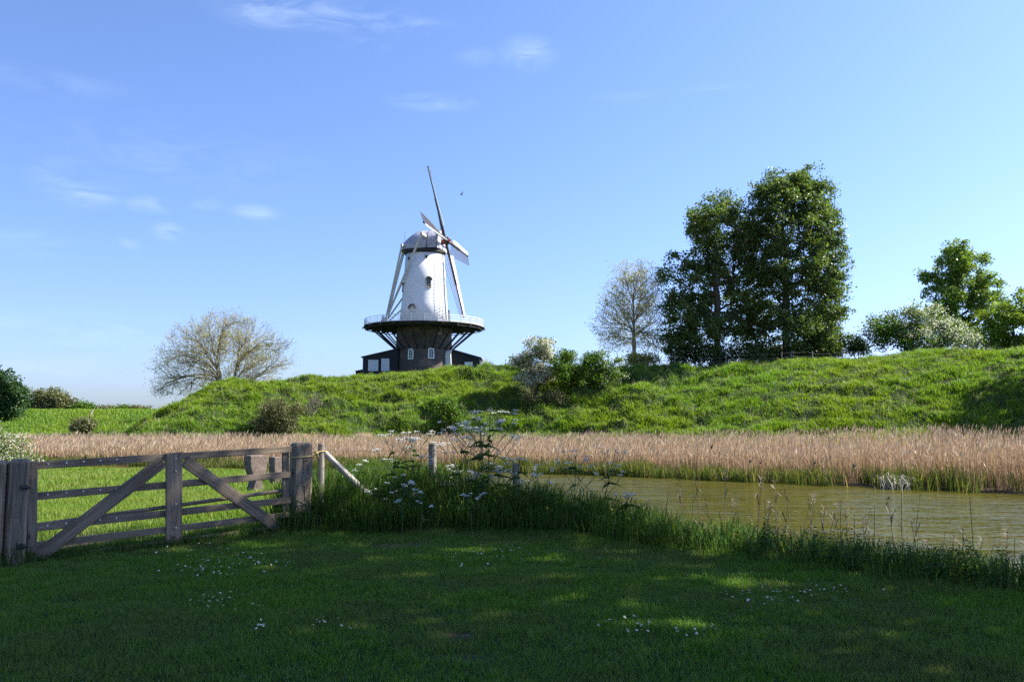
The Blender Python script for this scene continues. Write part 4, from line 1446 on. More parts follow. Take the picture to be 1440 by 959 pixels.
# tail: pole, braces and cross beams reaching down to the stage
tb = -nh * 6.25
zt0 = zst + .55
mb = MB(); mb.bar(-nh * 3.3 + Vector((0, 0, zc0 + .55)), tb + Vector((0, 0, zt0)), .34, .36)
obj('tail_pole', mb, CREAMW, mill)
ls, ss = nh * .9, -nh * 2.6
mb = MB(); mb.bar(ls - hv * 4.9 + Vector((0, 0, zc0 + 1.75)), ls + hv * 4.9 + Vector((0, 0, zc0 + 1.75)), .34, .4)
obj('long_cross_beam', mb, CREAMW, mill)
mb = MB(); mb.bar(ss - hv * 3.4 + Vector((0, 0, zc0 + .45)), ss + hv * 3.4 + Vector((0, 0, zc0 + .45)), .28, .34)
obj('short_cross_beam', mb, CREAMW, mill)
for sgn in (-1, 1):
    mb = MB(); mb.bar(ls + hv * 4.7 * sgn + Vector((0, 0, zc0 + 1.7)), tb + nh * .25 + hv * .2 * sgn + Vector((0, 0, zt0 + .8)), .22, .24)
    obj('tail_brace', mb, CREAMW, mill)
    mb = MB(); mb.bar(ss + hv * 3.2 * sgn + Vector((0, 0, zc0 + .4)), tb + nh * .3 + hv * .15 * sgn + Vector((0, 0, zt0 + 1.4)), .20, .22)
    obj('tail_brace', mb, CREAMW, mill)
mb = MB(); mb.bar(tb + nh * .2 + Vector((0, 0, zst + .75)), -nh * 3.45 + Vector((0, 0, zst + 3.0)), .16, .18)
obj('tail_brace', mb, CREAMW, mill)
# winch wheel with hand spokes
mb = MB()
wc = tb - nh * .25 + Vector((0, 0, zst + 1.15))
wa = nh; wx = hv; wz = Vector((0, 0, 1))
mb.tube([wc - wa * .35, wc + wa * .35], .14, 8)
for i in range(10):
    a = 2 * math.pi * i / 10
    v = wx * math.cos(a) + wz * math.sin(a)
    mb.bar(wc, wc + v * 1.05, .075, .06, up=wa)
rim = [wc + (wx * math.cos(2 * math.pi * i / 20) + wz * math.sin(2 * math.pi * i / 20)) * .72 for i in range(21)]
mb.tube(rim, .05, 5)
obj('winch_wheel', mb, LATH, mill)
# weathered chute and downpipe on the lit side
def on_tower(px, z, r_of):
    R = r_of(z)
    x = (px - 596) * SC
    x = max(-R * .995, min(R * .995, x))
    y = -math.sqrt(max(0, R * R - x * x))
    return x, y, math.atan2(y, x)


rt = lambda z: np.interp(z, [zst, zst + 3.5, zst + 7, ztop], [RT0, RT0 - .35, RT0 - .62, RT1])
rb = lambda z: np.interp(z, [0, zst * .55, zst], [RB0, RB1 + .1, RB1])
def opening(px, py, w, h, r_of, kind, frame_mat, fill_mat, arch=True, bars=True, out_=.10, hood=False):
    z = mz(py)
    x, y, a = on_tower(px, z, r_of)
    slope = math.atan2(float(r_of(z + 1) - r_of(z - 1)), 2.0)
    # local frame: X across, Y outwards, Z up; leans with the batter of the wall
    M = Matrix.Translation((x, y, z)) @ Matrix.Rotation(a - math.pi / 2, 4, 'Z') @ Matrix.Rotation(-slope, 4, 'X')
    def outline(e):
        hw, hh = w / 2 + e, h / 2 + e
        if not arch: return [(-hw, -hh), (hw, -hh), (hw, hh), (-hw, hh)]
        r0 = hw
        return [(-hw, -hh), (hw, -hh)] + [(r0 * math.cos(math.pi * i / 10), hh - r0 * .8 + r0 * .8 * math.sin(math.pi * i / 10)) for i in range(11)]
    mb = MB()
    po, pi_ = outline(.09), outline(-.07)
    n = len(po)
    vs = [tuple(M @ Vector((p[0], out_, p[1]))) for p in po] + [tuple(M @ Vector((p[0], out_, p[1]))) for p in pi_] + \
         [tuple(M @ Vector((p[0], -.3, p[1]))) for p in po] + [tuple(M @ Vector((p[0], -.3, p[1]))) for p in pi_]
    fs = []
    for i in range(n):
        j = (i + 1) % n
        fs += [(i, j, n + j, n + i), (i, 2 * n + i, 2 * n + j, j), (n + i, n + j, 3 * n + j, 3 * n + i)]
    mb.add(vs, fs)
    fr = obj(kind, mb, frame_mat, mill)
    mb = MB(); mb.prism(outline(-.06), .03, -.25, M)
    obj('pane' if kind == 'window' else 'leaf', mb, fill_mat, fr)
    if bars:
        mb = MB()
        mb.box(-.03, .03, .032, .075, -h / 2 + .07, h / 2 - .07, M=M)
        for q in (-.17, .17):
            mb.box(-w / 2 + .07, w / 2 - .07, .034, .07, h * q - .025, h * q + .025, M=M)
        obj('glazing_bar', mb, frame_mat, fr)
    if hood:
        mb = MB()
        hw, hh = w / 2 + .14, h / 2 + .14
        pts = [M @ Vector((hw * math.cos(math.pi * i / 10), .22, hh - hw * .8 + hw * .8 * math.sin(math.pi * i / 10))) for i in range(-1, 12)]
        mb.tube(pts, .11, 6)
        obj('hood', mb, DARKIRON, fr)
    return fr


BROWNF = plain('weathered frame', (.30, .27, .22), .7, .15, 4)
opening(604.5, 402, .62, 1.35, rt, 'window', BROWNF, GLASS, hood=True)
opening(566.5, 405, .62, 1.30, rt, 'window', BROWNF, GLASS, hood=True)
opening(582.5, 443, .80, 1.95, rt, 'door', CREAMW, CREAMW, bars=False, hood=True)
opening(582, 500.5, .66, 1.40, rb, 'window', WHITEW, GLASS)
opening(609.5, 499.5, .74, 1.40, rb, 'window', WHITEW, GLASS)
opening(562, 503, .5, 1.1, rb, 'window', DARKIRON, GLASS, bars=False)
opening(620, 469, .5, .8, rb, 'window', BROWNF, GLASS, bars=False)
for px_, py_ in ((576, 367), (601, 366)):
    opening(px_, py_, .14, .26, rt, 'window', DARKIRON, GLASS, arch=False, bars=False)
# deep white arched doorway on the right
opening(633, 505.5, 1.9, 2.55, rb, 'door', WHITEW, CREAMW, bars=False, out_=.75)
# chains and rope hanging along the tower
mb = MB()
p0 = hub - n_ * .9 - hv * .8
mb.tube([p0, Vector((34 * SC * .93, -1.7, ztop - 5)), Vector((36.3 * SC, -2.2, zst + .5))], .03, 5)
mb.tube([p0 + Vector((0, 0, -1.2)), p0 + Vector((.05, 0, -3.6))], [.12, .16], 6)
mb.tube([Vector((36 * SC, -2.1, zst + 2.4)), Vector((36.3 * SC, -2.2, zst + .6))], [.16, .12], 6)
obj('brake_rope', mb, LATH, mill)

# sheds against the mill
SHEDW = plain('black tarred boards', (.024, .023, .026), .75, .25, 2, .5, stretch=(.3, .3, 9))


def shed(name, label, x0, x1, y0, y1, zb, h0, h1, doors, rz=0):
    """lean-to with a sloping roof; local x grows to the right, eaves height h0 at x0 and h1 at x1"""
    root = thing(name, label, 'shed', (mp0[0] + (x0 + x1) / 2, MY + (y0 + y1) / 2, MZ + zb))
    w, d = (x1 - x0) / 2, (y1 - y0) / 2
    mb = MB(); mb.prism([(-w, -1.0), (w, -1.0), (w, h1), (-w, h0)], -d, d)
    obj('wall', mb, SHEDW, root)
    dx, dz = 2 * w, h1 - h0
    mb = MB()
    mb.prism([(-w - .25, h0 - .25 * dz / dx + .02), (w + .02, h1 + .02), (w + .02, h1 + .17), (-w - .25, h0 - .25 * dz / dx + .17)] if dz > 0 else
             [(-w - .02, h0 + .02), (w + .25, h1 + .25 * dz / dx + .02), (w + .25, h1 + .25 * dz / dx + .17), (-w - .02, h0 + .17)], -d - .2, d + .2)
    obj('roof', mb, ROOFT, root)
    for kind, cx_, wd, zb_, ht, fill in doors:
        cx_ -= (x0 + x1) / 2
        mb = MB()
        y = -d
        mb.box(cx_ - wd / 2, cx_ + wd / 2, y - .05, y + .06, zb_, zb_ + ht)
        o = obj(kind, mb, fill, root)
        mb = MB()
        for a, b_ in ((cx_ - wd / 2 - .08, cx_ - wd / 2 + .04), (cx_ + wd / 2 - .04, cx_ + wd / 2 + .08)):
            mb.box(a, b_, y - .09, y + .03, zb_, zb_ + ht + .08)
        mb.box(cx_ - wd / 2 + .042, cx_ + wd / 2 - .042, y - .088, y + .03, zb_ + ht - .04, zb_ + ht + .078)
        for q in (.33, .66):
            mb.box(cx_ - wd / 2 + .042, cx_ + wd / 2 - .042, y - .068, y + .03, zb_ + ht * q - .03, zb_ + ht * q + .03)
        obj('frame', mb, WHITEW, o)
    mb = MB()
    for sx in ((-w - .012, -w + .1),) if dz > 0 else ((w - .1, w + .012),):
        mb.box(sx[0], sx[1], -d - .03, -d + .05, -1.0, (h0 if dz > 0 else h1) - .02)
    obj('corner_board', mb, LATH, root)
    return root


GREYDOOR = plain('pale grey doors', (.60, .62, .66), .6, .08, 3)
shed('shed', 'black wooden lean-to with two white doors left of the mill', (515 - 596) * SC, (563 - 596) * SC, -3.0, 3.2, -.45, 2.15, 3.35,
     [('door', (529.5 - 596) * SC, 1.30, .15, 1.55, GREYDOOR), ('door', (546 - 596) * SC, 1.0, .15, 1.75, GREYDOOR)])
shed('shed', 'black wooden lean-to with a white window right of the mill', (633 - 596) * SC, (675.5 - 596) * SC, -2.2, 3.6, .2, 2.75, 1.45,
     [('window', (660 - 596) * SC, 1.0, .15, .65, WHITEW)])
mb = MB()
mb.prism([(-1.3, -1), (.0, -1), (.0, .55), (-1.3, .28)], -1.4, 1.4)
mb.prism([(-1.4, .30), (.0, .58), (.0, .68), (-1.4, .40)], -1.5, 1.5)
tag(obj('coal_bunker', mb, SHEDW, loc=(mp0[0] + (514 - 596) * SC, MY + .5, MZ - .55)), 'low black timber bunker at the left end of the lean-to', 'bunker')

# bird in the sky
mb = MB()
mb.tube([(-.28, 0, -.02), (-.12, 0, .02), (.1, 0, .03), (.24, 0, .05), (.31, 0, .04)], [.02, .07, .09, .05, .012], 8)
for sg in (-1, 1):
    pts = [(.08, .05 * sg, .04), (.13, .25 * sg, .24), (.02, .5 * sg, .42), (-.10, .52 * sg, .40), (-.06, .26 * sg, .20), (-.1, .05 * sg, .03)]
    mb.add([p for p in pts] + [(p[0], p[1], p[2] - .015) for p in pts], [(0, 1, 4, 5), (1, 2, 3, 4), (11, 10, 7, 6), (10, 9, 8, 7)])
mb.add([(-.27, -.03, 0), (-.27, .03, 0), (-.42, .07, 0), (-.42, -.07, 0)], [(0, 1, 2, 3)])
tag(obj('bird', mb, plain('dark feathers', (.04, .04, .045), .8), loc=at(648.5, 274, 150), rot=(.9, .5, .5)), 'small dark bird flying right of the windmill sails', 'bird')
# ------------------------------------------------------------------ gate, posts and fence
def woodmat(name, axis, c1, c2, c3):
    m, nt, N, L, out = newmat(name)
    tc = N('ShaderNodeTexCoord')
    oi = N('ShaderNodeObjectInfo')
    add = N('ShaderNodeVectorMath'); add.operation = 'ADD'
    sc_ = N('ShaderNodeVectorMath'); sc_.operation = 'SCALE'; sc_.inputs[0].default_value = (7, 13, 5)
    L(oi.outputs['Random'], sc_.inputs['Scale'])
    L(tc.outputs['Object'], add.inputs[0]); L(sc_.outputs[0], add.inputs[1])
    mp = N('ShaderNodeMapping'); s = [22, 22, 22]; s[axis] = 1.1
    mp.inputs['Scale'].default_value = s
    L(add.outputs[0], mp.inputs[0])
    n = noise(N, L, mp.outputs[0], 1.6, 7, .65, .4)
    r = ramp(N, L, n.outputs['Fac'], [(.28, c1), (.5, c2), (.72, c3)])
    n2 = noise(N, L, add.outputs[0], 1.7, 4, .6)
    col = mixc(N, L, 1.0, r.outputs[0], ramp(N, L, n2.outputs['Fac'], [(.3, (.72, .74, .76)), (.7, (1.2, 1.15, 1.1))]).outputs[0], 'MULTIPLY')
    p = N('ShaderNodeBsdfPrincipled'); p.inputs['Roughness'].default_value = .8; p.inputs['Specular IOR Level'].default_value = .25
    L(col, p.inputs['Base Color'])
    b = N('ShaderNodeBump'); b.inputs['Strength'].default_value = .6; b.inputs['Distance'].default_value = .008
    L(n.outputs['Fac'], b.inputs['Height']); L(b.outputs[0], p.inputs['Normal'])
    L(p.outputs[0], out.inputs[0])
    return m


WOOD_X = woodmat('weathered oak lengthwise', 0, (.080, .060, .040), (.172, .136, .098), (.270, .220, .165))
WOOD_Z = woodmat('weathered oak upright', 2, (.088, .066, .046), (.185, .150, .110), (.290, .240, .185))
ROUNDW = woodmat('weathered round pole', 2, (.11, .098, .085), (.21, .19, .165), (.30, .28, .25))
PALEW = woodmat('bleached pole', 2, (.20, .185, .165), (.38, .36, .33), (.52, .50, .46))
GALV = plain('galvanised steel', (.62, .63, .64), .4, .1, 9, metal=.5)

GA, GB = at(44, 655, 10.0), at(411, 631.5, 12.3)
GL = math.hypot(GB[0] - GA[0], GB[1] - GA[1])
ang = math.atan2(GB[1] - GA[1], GB[0] - GA[0])
tilt = math.atan2(GB[2] - GA[2], GL)
GH = 1.10                                    # centre of top rail above bottom rail
gate = thing('field_gate', 'closed weathered five bar wooden field gate with two diagonal braces', 'gate', (GA[0], GA[1], GA[2] - GH), 0)
gate.rotation_euler = (Matrix.Rotation(ang, 4, 'Z') @ Matrix.Rotation(-tilt, 4, 'Y')).to_euler()
GL = GL / math.cos(tilt)


def plank(name, x0, x1, y0, y1, z0, z1, mat, parent, ch=.006, smooth=False):
    """a board with its own origin in its middle"""
    cx, cy, cz = (x0 + x1) / 2, (y0 + y1) / 2, (z0 + z1) / 2
    mb = MB(); mb.box(x0 - cx, x1 - cx, y0 - cy, y1 - cy, z0 - cz, z1 - cz, ch)
    return obj(name, mb, mat, parent, loc=(cx, cy, cz))


for zc, th in ((GH, .088), (.745, .088), (.385, .088), (.18, .080), (.005, .085)):
    plank('rail', .0, GL + .02, -.016, .020, zc - th / 2, zc + th / 2, WOOD_X, gate)
plank('hanging_stile', -.005, .095, -.052, .056, -.06, GH + .05, WOOD_Z, gate)
plank('latch_stile', GL - .10, GL, .0205, .060, -.02, GH + .02, WOOD_Z, gate)
plank('centre_stile', GL * .5 - .10, GL * .5 + .105, -.062, -.018, -.05, GH + .055, WOOD_Z, gate)


def diagonal(xa, za, xb, zb, w):
    d = math.hypot(xb - xa, zb - za); a = math.atan2(zb - za, xb - xa)
    mb = MB(); mb.box(-d / 2, d / 2, -.022, .022, -w / 2, w / 2, .006)
    o = obj('diagonal_brace', mb, WOOD_X, gate, loc=((xa + xb) / 2, -.0395, (za + zb) / 2))
    o.rotation_euler = (0, -a, 0)


diagonal(.10, .05, GL * .5 - .14, GH - .05, .155)
diagonal(GL * .5 + .15, GH - .06, GL - .16, -.02, .155)
# thin round stay on the back of the gate
mb = MB()
a_, b_ = Vector((.06, .085, .40)), Vector((GL - .03, .085, .52))
mb.tube([a_, b_], .026, 8)
obj('back_stay', mb, WOOD_X, gate)
bolts = []
for zc in (GH, .745, .385, .005):
    for x in (.03, .21, .41, .60, .79, .98):
        if zc < .1 and x < .5: continue
        bolts.append((x, -.0163, zc + .012))
for zc in (.92, .5, .2, 1.08):
    bolts.append((GL * .5 + .02, -.062, zc))
mb = MB(); mb.tube([(0, 0, 0), (0, -.011, 0)], [.0135, .009], 8)
bolt_mesh = mb.mesh('bolt'); bolt_mesh.materials.append(GALV)
for v in bolts:
    o = bpy.data.objects.new('bolt', bolt_mesh); COL.objects.link(o); o.parent = gate; o.location = v
for zc in (.93, .30):
    mb = MB()
    mb.box(-.09, .02, -.0585, -.053, zc - .022, zc + .022)
    mb.tube([(-.10, -.04, zc - .05), (-.10, -.04, zc + .05)], .018, 8)
    obj('hinge', mb, DARKIRON, gate)


def square_post(label, px, py_top, Y, w, rz, name='gate_post', top='point', depth=None, mat=WOOD_Z):
    p = at(px, py_top, Y)
    zg = float(H(p[0], p[1]))
    h = p[2] - zg
    d = depth or w
    root = thing(name, label, 'post', (p[0], p[1], zg), rz)
    mb = MB()
    c = .022
    hw, hd = w / 2, d / 2
    ring = lambda z, e: [(-hw + c + e, -hd + e, z), (hw - c - e, -hd + e, z), (hw - e, -hd + c + e, z), (hw - e, hd - c - e, z), (hw - c - e, hd - e, z), (-hw + c + e, hd - e, z), (-hw + e, hd - c - e, z), (-hw + e, -hd + c + e, z)]
    rings = [ring(-.4, 0), ring(h * .35, .002), ring(h * .7, -.001), ring(h - .045, 0), ring(h - .012, .022), ring(h, .05)]
    vs = [v for r_ in rings for v in r_]
    fs = []
    for r_ in range(len(rings) - 1):
        for i in range(8):
            j = (i + 1) % 8
            fs.append((r_ * 8 + i, r_ * 8 + j, r_ * 8 + 8 + j, r_ * 8 + 8 + i))
    fs.append(tuple((len(rings) - 1) * 8 + i for i in range(8)))
    mb.add(vs, fs)
    obj('post_body', mb, mat, root)
    return root, h


gl, h = square_post('dark weathered square gate post the left end of the gate hangs on', 28.5, 645, 9.92, .215, math.radians(24))
for zc in (.22, .88):
    mb = MB(); mb.tube([(.05, -.115, zc), (.13, -.10, zc)], .014, 6); mb.box(.02, .10, -.1135, -.109, zc - .03, zc + .03)
    obj('hinge_pin', mb, DARKIRON, gl)
gl2, h = square_post('dark square post at the left picture edge with a pinkish red disc', -6, 647, 9.75, .225, math.radians(16))
mb = MB(); mb.tube([(.02, -.1135, h - .14), (.02, -.128, h - .14)], .032, 20)
obj('reflector_disc', mb, plain('pinkish red plastic', (.55, .10, .12), .35), gl2)
gr, h = square_post('thick cracked grey gate post with a rope round it at the right gate end', 424, 621.5, 12.45, .262, math.radians(33))
# latch plate and dark weathering cracks
mb = MB()
rr2 = np.random.default_rng(5)
for i in range(16):
    x = rr2.uniform(-.1, .11); z0 = rr2.uniform(.25, h - .35); l_ = rr2.uniform(.05, .28)
    mb.bar((x, -.1312, z0), (x + rr2.uniform(-.012, .012), -.1312, z0 + l_), .006, .003, up=(0, 1, 0))
mb.bar((-.02, -.1315, h - .28), (.05, -.1315, h - .255), .02, .003, up=(0, 1, 0))
obj('cracks', mb, plain('dark cracks', (.03, .026, .022), .95), gr)
mb = MB(); mb.box(-.14, -.1315, -.06, .02, .74, .86); mb.tube([(-.14, -.02, .80), (-.23, -.05, .80)], .015, 6)
obj('latch', mb, DARKIRON, gr)

# rope from the gate post to the round fence post
P1 = at(452, 623.5, 12.75); P1g = float(H(P1[0], P1[1]))
pg = Vector(gr.location)
zr = at(440, 641, 12.4)[2]
M_ = Matrix.Translation(pg) @ Matrix.Rotation(gr.rotation_euler.z, 4, 'Z')
loop = [M_ @ Vector((-.137, .137, 0)), M_ @ Vector((-.139, -.139, 0)), M_ @ Vector((.137, -.137, 0))]
for v in loop: v.z = zr
loop[0].z -= .01; loop[1].z -= .02
cpost = Vector((P1[0], P1[1], zr + .06))
mb = MB()
mb.tube(loop + [Vector((cpost.x - .07, cpost.y - .07, zr + .03)), Vector((cpost.x + .01, cpost.y - .062, zr + .055)), Vector((cpost.x + .065, cpost.y, zr + .06))], .0105, 6)
mb.tube([loop[2] + Vector((0, -.006, .012)), Vector((cpost.x - .06, cpost.y - .065, zr + .07))], .009, 6)
kx = loop[2] * .55 + cpost * .45; kx.y -= .06; kx.z = zr + .035
for dx, dz in ((-.06, .03), (-.04, -.06), (.03, -.085), (.055, -.06), (.0, .05)):
    mb.tube([kx, kx + Vector((dx * .6, -.02, dz * .7)), kx + Vector((dx, -.01, dz * 1.1 - .01))], [.013, .011, .007], 6)
mb.tube([kx + Vector((-.03, -.012, .01)), kx + Vector((.03, -.012, -.012))], .019, 7)
tag(obj('rope', mb, plain('yellow rope', (.48, .37, .14), .8, .15, 60), smooth=True), 'thin yellow rope knotted between the gate post and the round post', 'rope')

# wire fence with round posts
fence = thing('wire_fence', 'low wire fence of round weathered posts running through the tall grass', 'fence', (P1[0], P1[1], P1g))
fo = Vector(fence.location)
tops = []
for px, py, Y, r_, mat in ((452, 623.5, 12.75, .050, ROUNDW), (608.5, 623.5, 13.5, .062, ROUNDW), (726, 652, 13.5, .058, ROUNDW)):
    p = at(px, py, Y); zg = float(H(p[0], p[1]))
    h_ = p[2] - zg
    mb = MB()
    mb.tube([(0, 0, -.3), (.004, 0, h_ * .4), (-.003, .002, h_ - .05), (0, 0, h_ - .012)], [r_, r_ * 1.02, r_, r_ * .98], 14)
    mb.tube([(0, 0, h_ - .011), (0, 0, h_)], [r_ * .97, r_ * .84], 14)
    obj('post', mb, mat, fence, smooth=False, loc=Vector((p[0], p[1], zg)) - fo)
    tops.append(Vector((p[0], p[1] - r_, p[2])))
mb = MB()
for dz in (.10, .36, .62):
    for a, b_ in zip(tops[:-1], tops[1:]):
        mid = (a + b_) / 2; mid.z -= .015
        mb.tube([a - fo - Vector((0, 0, dz)), mid - fo - Vector((0, 0, dz)), b_ - fo - Vector((0, 0, dz))], .0022, 5)
obj('wire', mb, DARKIRON, fence)
a = Vector(at(457, 637, 12.78)); b_ = Vector(at(511, 690, 13.1))
d = b_ - a
mb = MB(); ln = d.length
mb.tube([(0, 0, -.02), (0, 0, ln * .5), (0, 0, ln + .5)], [.045, .05, .052], 12)
o = obj('brace_pole', mb, PALEW, fence, loc=a - fo); o.rotation_euler = d.to_track_quat('Z', 'Y').to_euler()

# fence posts on the crest
CRESTP = plain('grey crest posts', (.16, .14, .12), .85, .2, 5)
info = [(950, 'slim grey fence post at the left side of the left poplar'), (987, 'slim fence post just left of the left poplar trunk'), (1023, 'slim fence post just right of the left poplar trunk'),
        (1101, 'slim fence post in front of the taller poplar trunk'), (1145, 'pale fence post right of the taller poplar trunk'), (1187, 'fence post on the crest right of both tall poplars'), (1366, 'short fence post beside the wooden trestle')]
for px, lab in info:
    Yq = float(np.interp(px, PXC, YC_)) - 1.0
    p = foot(px, Yq)
    mb = MB(); mb.tube([(0, 0, -.3), (.03, 0, .7), (.02, 0, 1.25), (.02, 0, 1.3)], [.075, .07, .065, .04], 8)
    tag(obj('crest_post', mb, CRESTP, loc=p, rot=(random.uniform(-.06, .06), random.uniform(-.08, .08), 0)), lab, 'post', 'fence posts along the rampart crest')
mb = MB()
for dz in (.65, 1.05):
    pts = []
    for px in np.linspace(900, 1230, 34):
        Yq = float(np.interp(px, PXC, YC_)) - 1.0
        pts.append(Vector(foot(px, Yq)) + Vector((0, -.08, dz)))
    mb.tube(pts, .004, 4)
tag(obj('crest_wire', mb, GALV), 'thin wires strung between the posts on the rampart crest', 'wire')
# little wooden trestle on the crest
p = foot(1384, float(np.interp(1384, PXC, YC_)) - 1.5)
tr = thing('wooden_trestle', 'small pale A-shaped wooden trestle on the crest beside the hawthorn', 'trestle', p)
for (a, b_) in (((-1.5, 0, -.2), (-.1, 0, 1.35)), ((1.6, .1, -.2), (-.1, .1, 1.4)), ((-.2, 1.2, -.2), (-.05, .1, 1.35))):
    mb = MB(); mb.bar(a, b_, .15, .12, up=(0, 1, 0)); obj('leg', mb, CRESTP, tr)
mb = MB(); mb.bar((-.8, -.12, .45), (.75, -.12, .5), .11, .08, up=(0, 1, 0)); obj('crossbar', mb, CRESTP, tr)

# dead branch on the slope
p = gpos(848, 556)
mb = MB(); mb.tube([(-.3, 0, -.05), (.1, 0, .35), (.5, .1, .8)], [.06, .05, .02], 6); mb.tube([(.1, 0, .35), (.3, 0, .4)], [.03, .015], 5)
tag(obj('dead_branch', mb, BARK, loc=p), 'dark dead branch stuck in the grass below the green hawthorn', 'branch')

# concrete blocks with hollowed sides
CONC = plain('pitted concrete', (.17, .130, .103), .92, .28, 5, .9, bscale=26, dark=((.15, .13, .10), 1.6))


def block(label, px, Y, py_top, wpx, rz, stem=True):
    p = at(px, py_top, Y)
    zg = float(H(p[0], p[1]))
    h_ = p[2] - zg
    w_ = wpx / F * Y
    hw = w_ / 2
    # outline: broad head curving in to a narrower stem
    if stem:
        pts = [(-hw * .62, -.15), (-hw * .60, h_ * .16), (-hw * .34, h_ * .36), (-hw * .34, h_ * .41), (-hw * .48, h_ * .46), (-hw * .70, h_ * .55), (-hw * .88, h_ * .68), (-hw * .96, h_ * .84)]
    else:
        pts = [(-hw * .9, -.15), (-hw * .92, h_ * .3), (-hw * .97, h_ * .7)]
    pts += [(-hw, h_ - .03), (-hw * .95, h_)]
    poly = pts + [(-x, z) for x, z in reversed(pts)]
    root = thing('concrete_block', label, 'concrete block', (p[0], p[1], zg), rz, 'concrete blocks behind the gate')
    mb = MB(); mb.prism(poly[::-1], -.2, .2)
    o = obj('block_body', mb, CONC, root)
    bv = o.modifiers.new('b', 'BEVEL'); bv.width = .018; bv.segments = 2; bv.limit_method = 'ANGLE'
    return root


block('left of two weathered concrete blocks, its head tapering down to a short stem', 360, 21.0, 640, 26, math.radians(40))
block('right of two weathered concrete blocks, square and half behind the gate post', 394, 26.0, 642, 25, math.radians(40), False)

# ------------------------------------------------------------------ cow parsley
STEM = plain('herb stems', (.055, .085, .025), .7, .2, 8)
UMB = leafmat('umbel flowers', [(0, (.62, .64, .58)), (.6, (.74, .75, .70)), (1, (.80, .80, .78))], .3, tcol=(1, 1, .95))
FERN = leafmat('ferny leaves', [(0, (.035, .080, .015)), (1, (.070, .125, .03))], .35)


def cow_parsley(label, base, h, nb, seed, us=.065, spread=.42, stems=1):
    r = np.random.default_rng(seed)
    root = thing('cow_parsley', label, 'wildflower', base, r.uniform(0, 6), 'cow parsley along the fence')
    st, heads, lf = MB(), [], []
    for s_ in range(stems):
        sx, sy = r.normal(0, .10, 2) * (stems > 1)
        lean = r.normal(0, .07, 2)
        def sp(t): return Vector((sx + lean[0] * h * t + sx * t, sy + lean[1] * h * t + sy * t, h * t * (1 - .08 * s_)))
        st.tube([sp(t) for t in np.linspace(-.05, .97, 7)], list(np.linspace(.0095, .004, 7)), 6)
        ends = [(sp(.97), Vector((0, 0, 1)))]
        for i in range(nb):
            t = r.uniform(.36, .86); a = i * 2.4 + r.uniform(-.4, .4)
            L_ = h * r.uniform(.22, .38) * (1.25 - t)  / .62
            e = sp(t) + Vector((math.cos(a) * L_ * spread * 1.6, math.sin(a) * L_ * spread * 1.6, L_ * .85))
            mid = sp(t) * .5 + e * .5 + Vector((math.cos(a), math.sin(a), 0)) * L_ * .10
            st.tube([sp(t), mid, e], [.005, .004, .003], 5)
            ends.append((e, (e - mid).normalized()))
            for q in range(r.integers(1, 3)):
                a2 = a + r.uniform(-1.3, 1.3)
                e2 = mid + Vector((math.cos(a2) * L_ * .35, math.sin(a2) * L_ * .35, L_ * r.uniform(.3, .55)))
                st.tube([mid, e2], [.003, .002], 4)
                ends.append((e2, (e2 - mid).normalized()))
            # feathery leaf at the joint
            for q in range(26):
                tt = q / 26
                c = sp(t) + Vector((math.cos(a + .5) * tt * .30, math.sin(a + .5) * tt * .30, .05 * tt - .14 * tt * tt))
                lf.append((c, .028 * (1 - tt) + .008))
        for e, d in ends:
            fl = []; heads.append(fl)
            R_ = us * r.uniform(.5, 1.0)
            nray = 9
            for i in range(nray):
                a = 2 * math.pi * i / nray + r.uniform(-.2, .2); rr_ = R_ * (.45 + .55 * (i % 2)) * r.uniform(.85, 1.1)
                c = e + Vector((math.cos(a) * rr_, math.sin(a) * rr_, R_ * .55 + r.uniform(-.006, .006) - rr_ * .12))
                st.tube([e, c], [.0016, .0012], 3)
                for q in range(4):
                    fl.append((c + Vector(r.normal(0, R_ * .13, 3)) , r.uniform(.006, .0105)))
    obj('stem', st, STEM, root)
    def quads(lst, up):
        C = np.array([tuple(c) for c, _ in lst]); s_ = np.array([s for _, s in lst])
        n = len(C)
        nr = r.normal(0, .5, (n, 3)); nr[:, 2] += up; nr /= np.linalg.norm(nr, axis=1, keepdims=True)
        t = np.cross(nr, r.normal(0, 1, (n, 3))); t /= np.linalg.norm(t, axis=1, keepdims=True); b_ = np.cross(nr, t)
        return np.stack([C - t * s_[:, None], C + b_ * s_[:, None] * .8, C + t * s_[:, None], C - b_ * s_[:, None] * .8], 1)
    for fl in heads:
        obj('umbel', tmpl('umbel', quads(fl, 1.0), [(0, 1, 2, 3)]), UMB, root)
    if lf: obj('leaves', tmpl('leaves', quads(lf, .5), [(0, 1, 2, 3)]), FERN, root)
    return root


def put(px, Y):
    p = at(px, 700, Y); return (p[0], Y, float(H(p[0], Y)) - .02)


def ph(px, py, Y):
    return at(px, py, Y)[2] - float(H(at(px, py, Y)[0], Y))


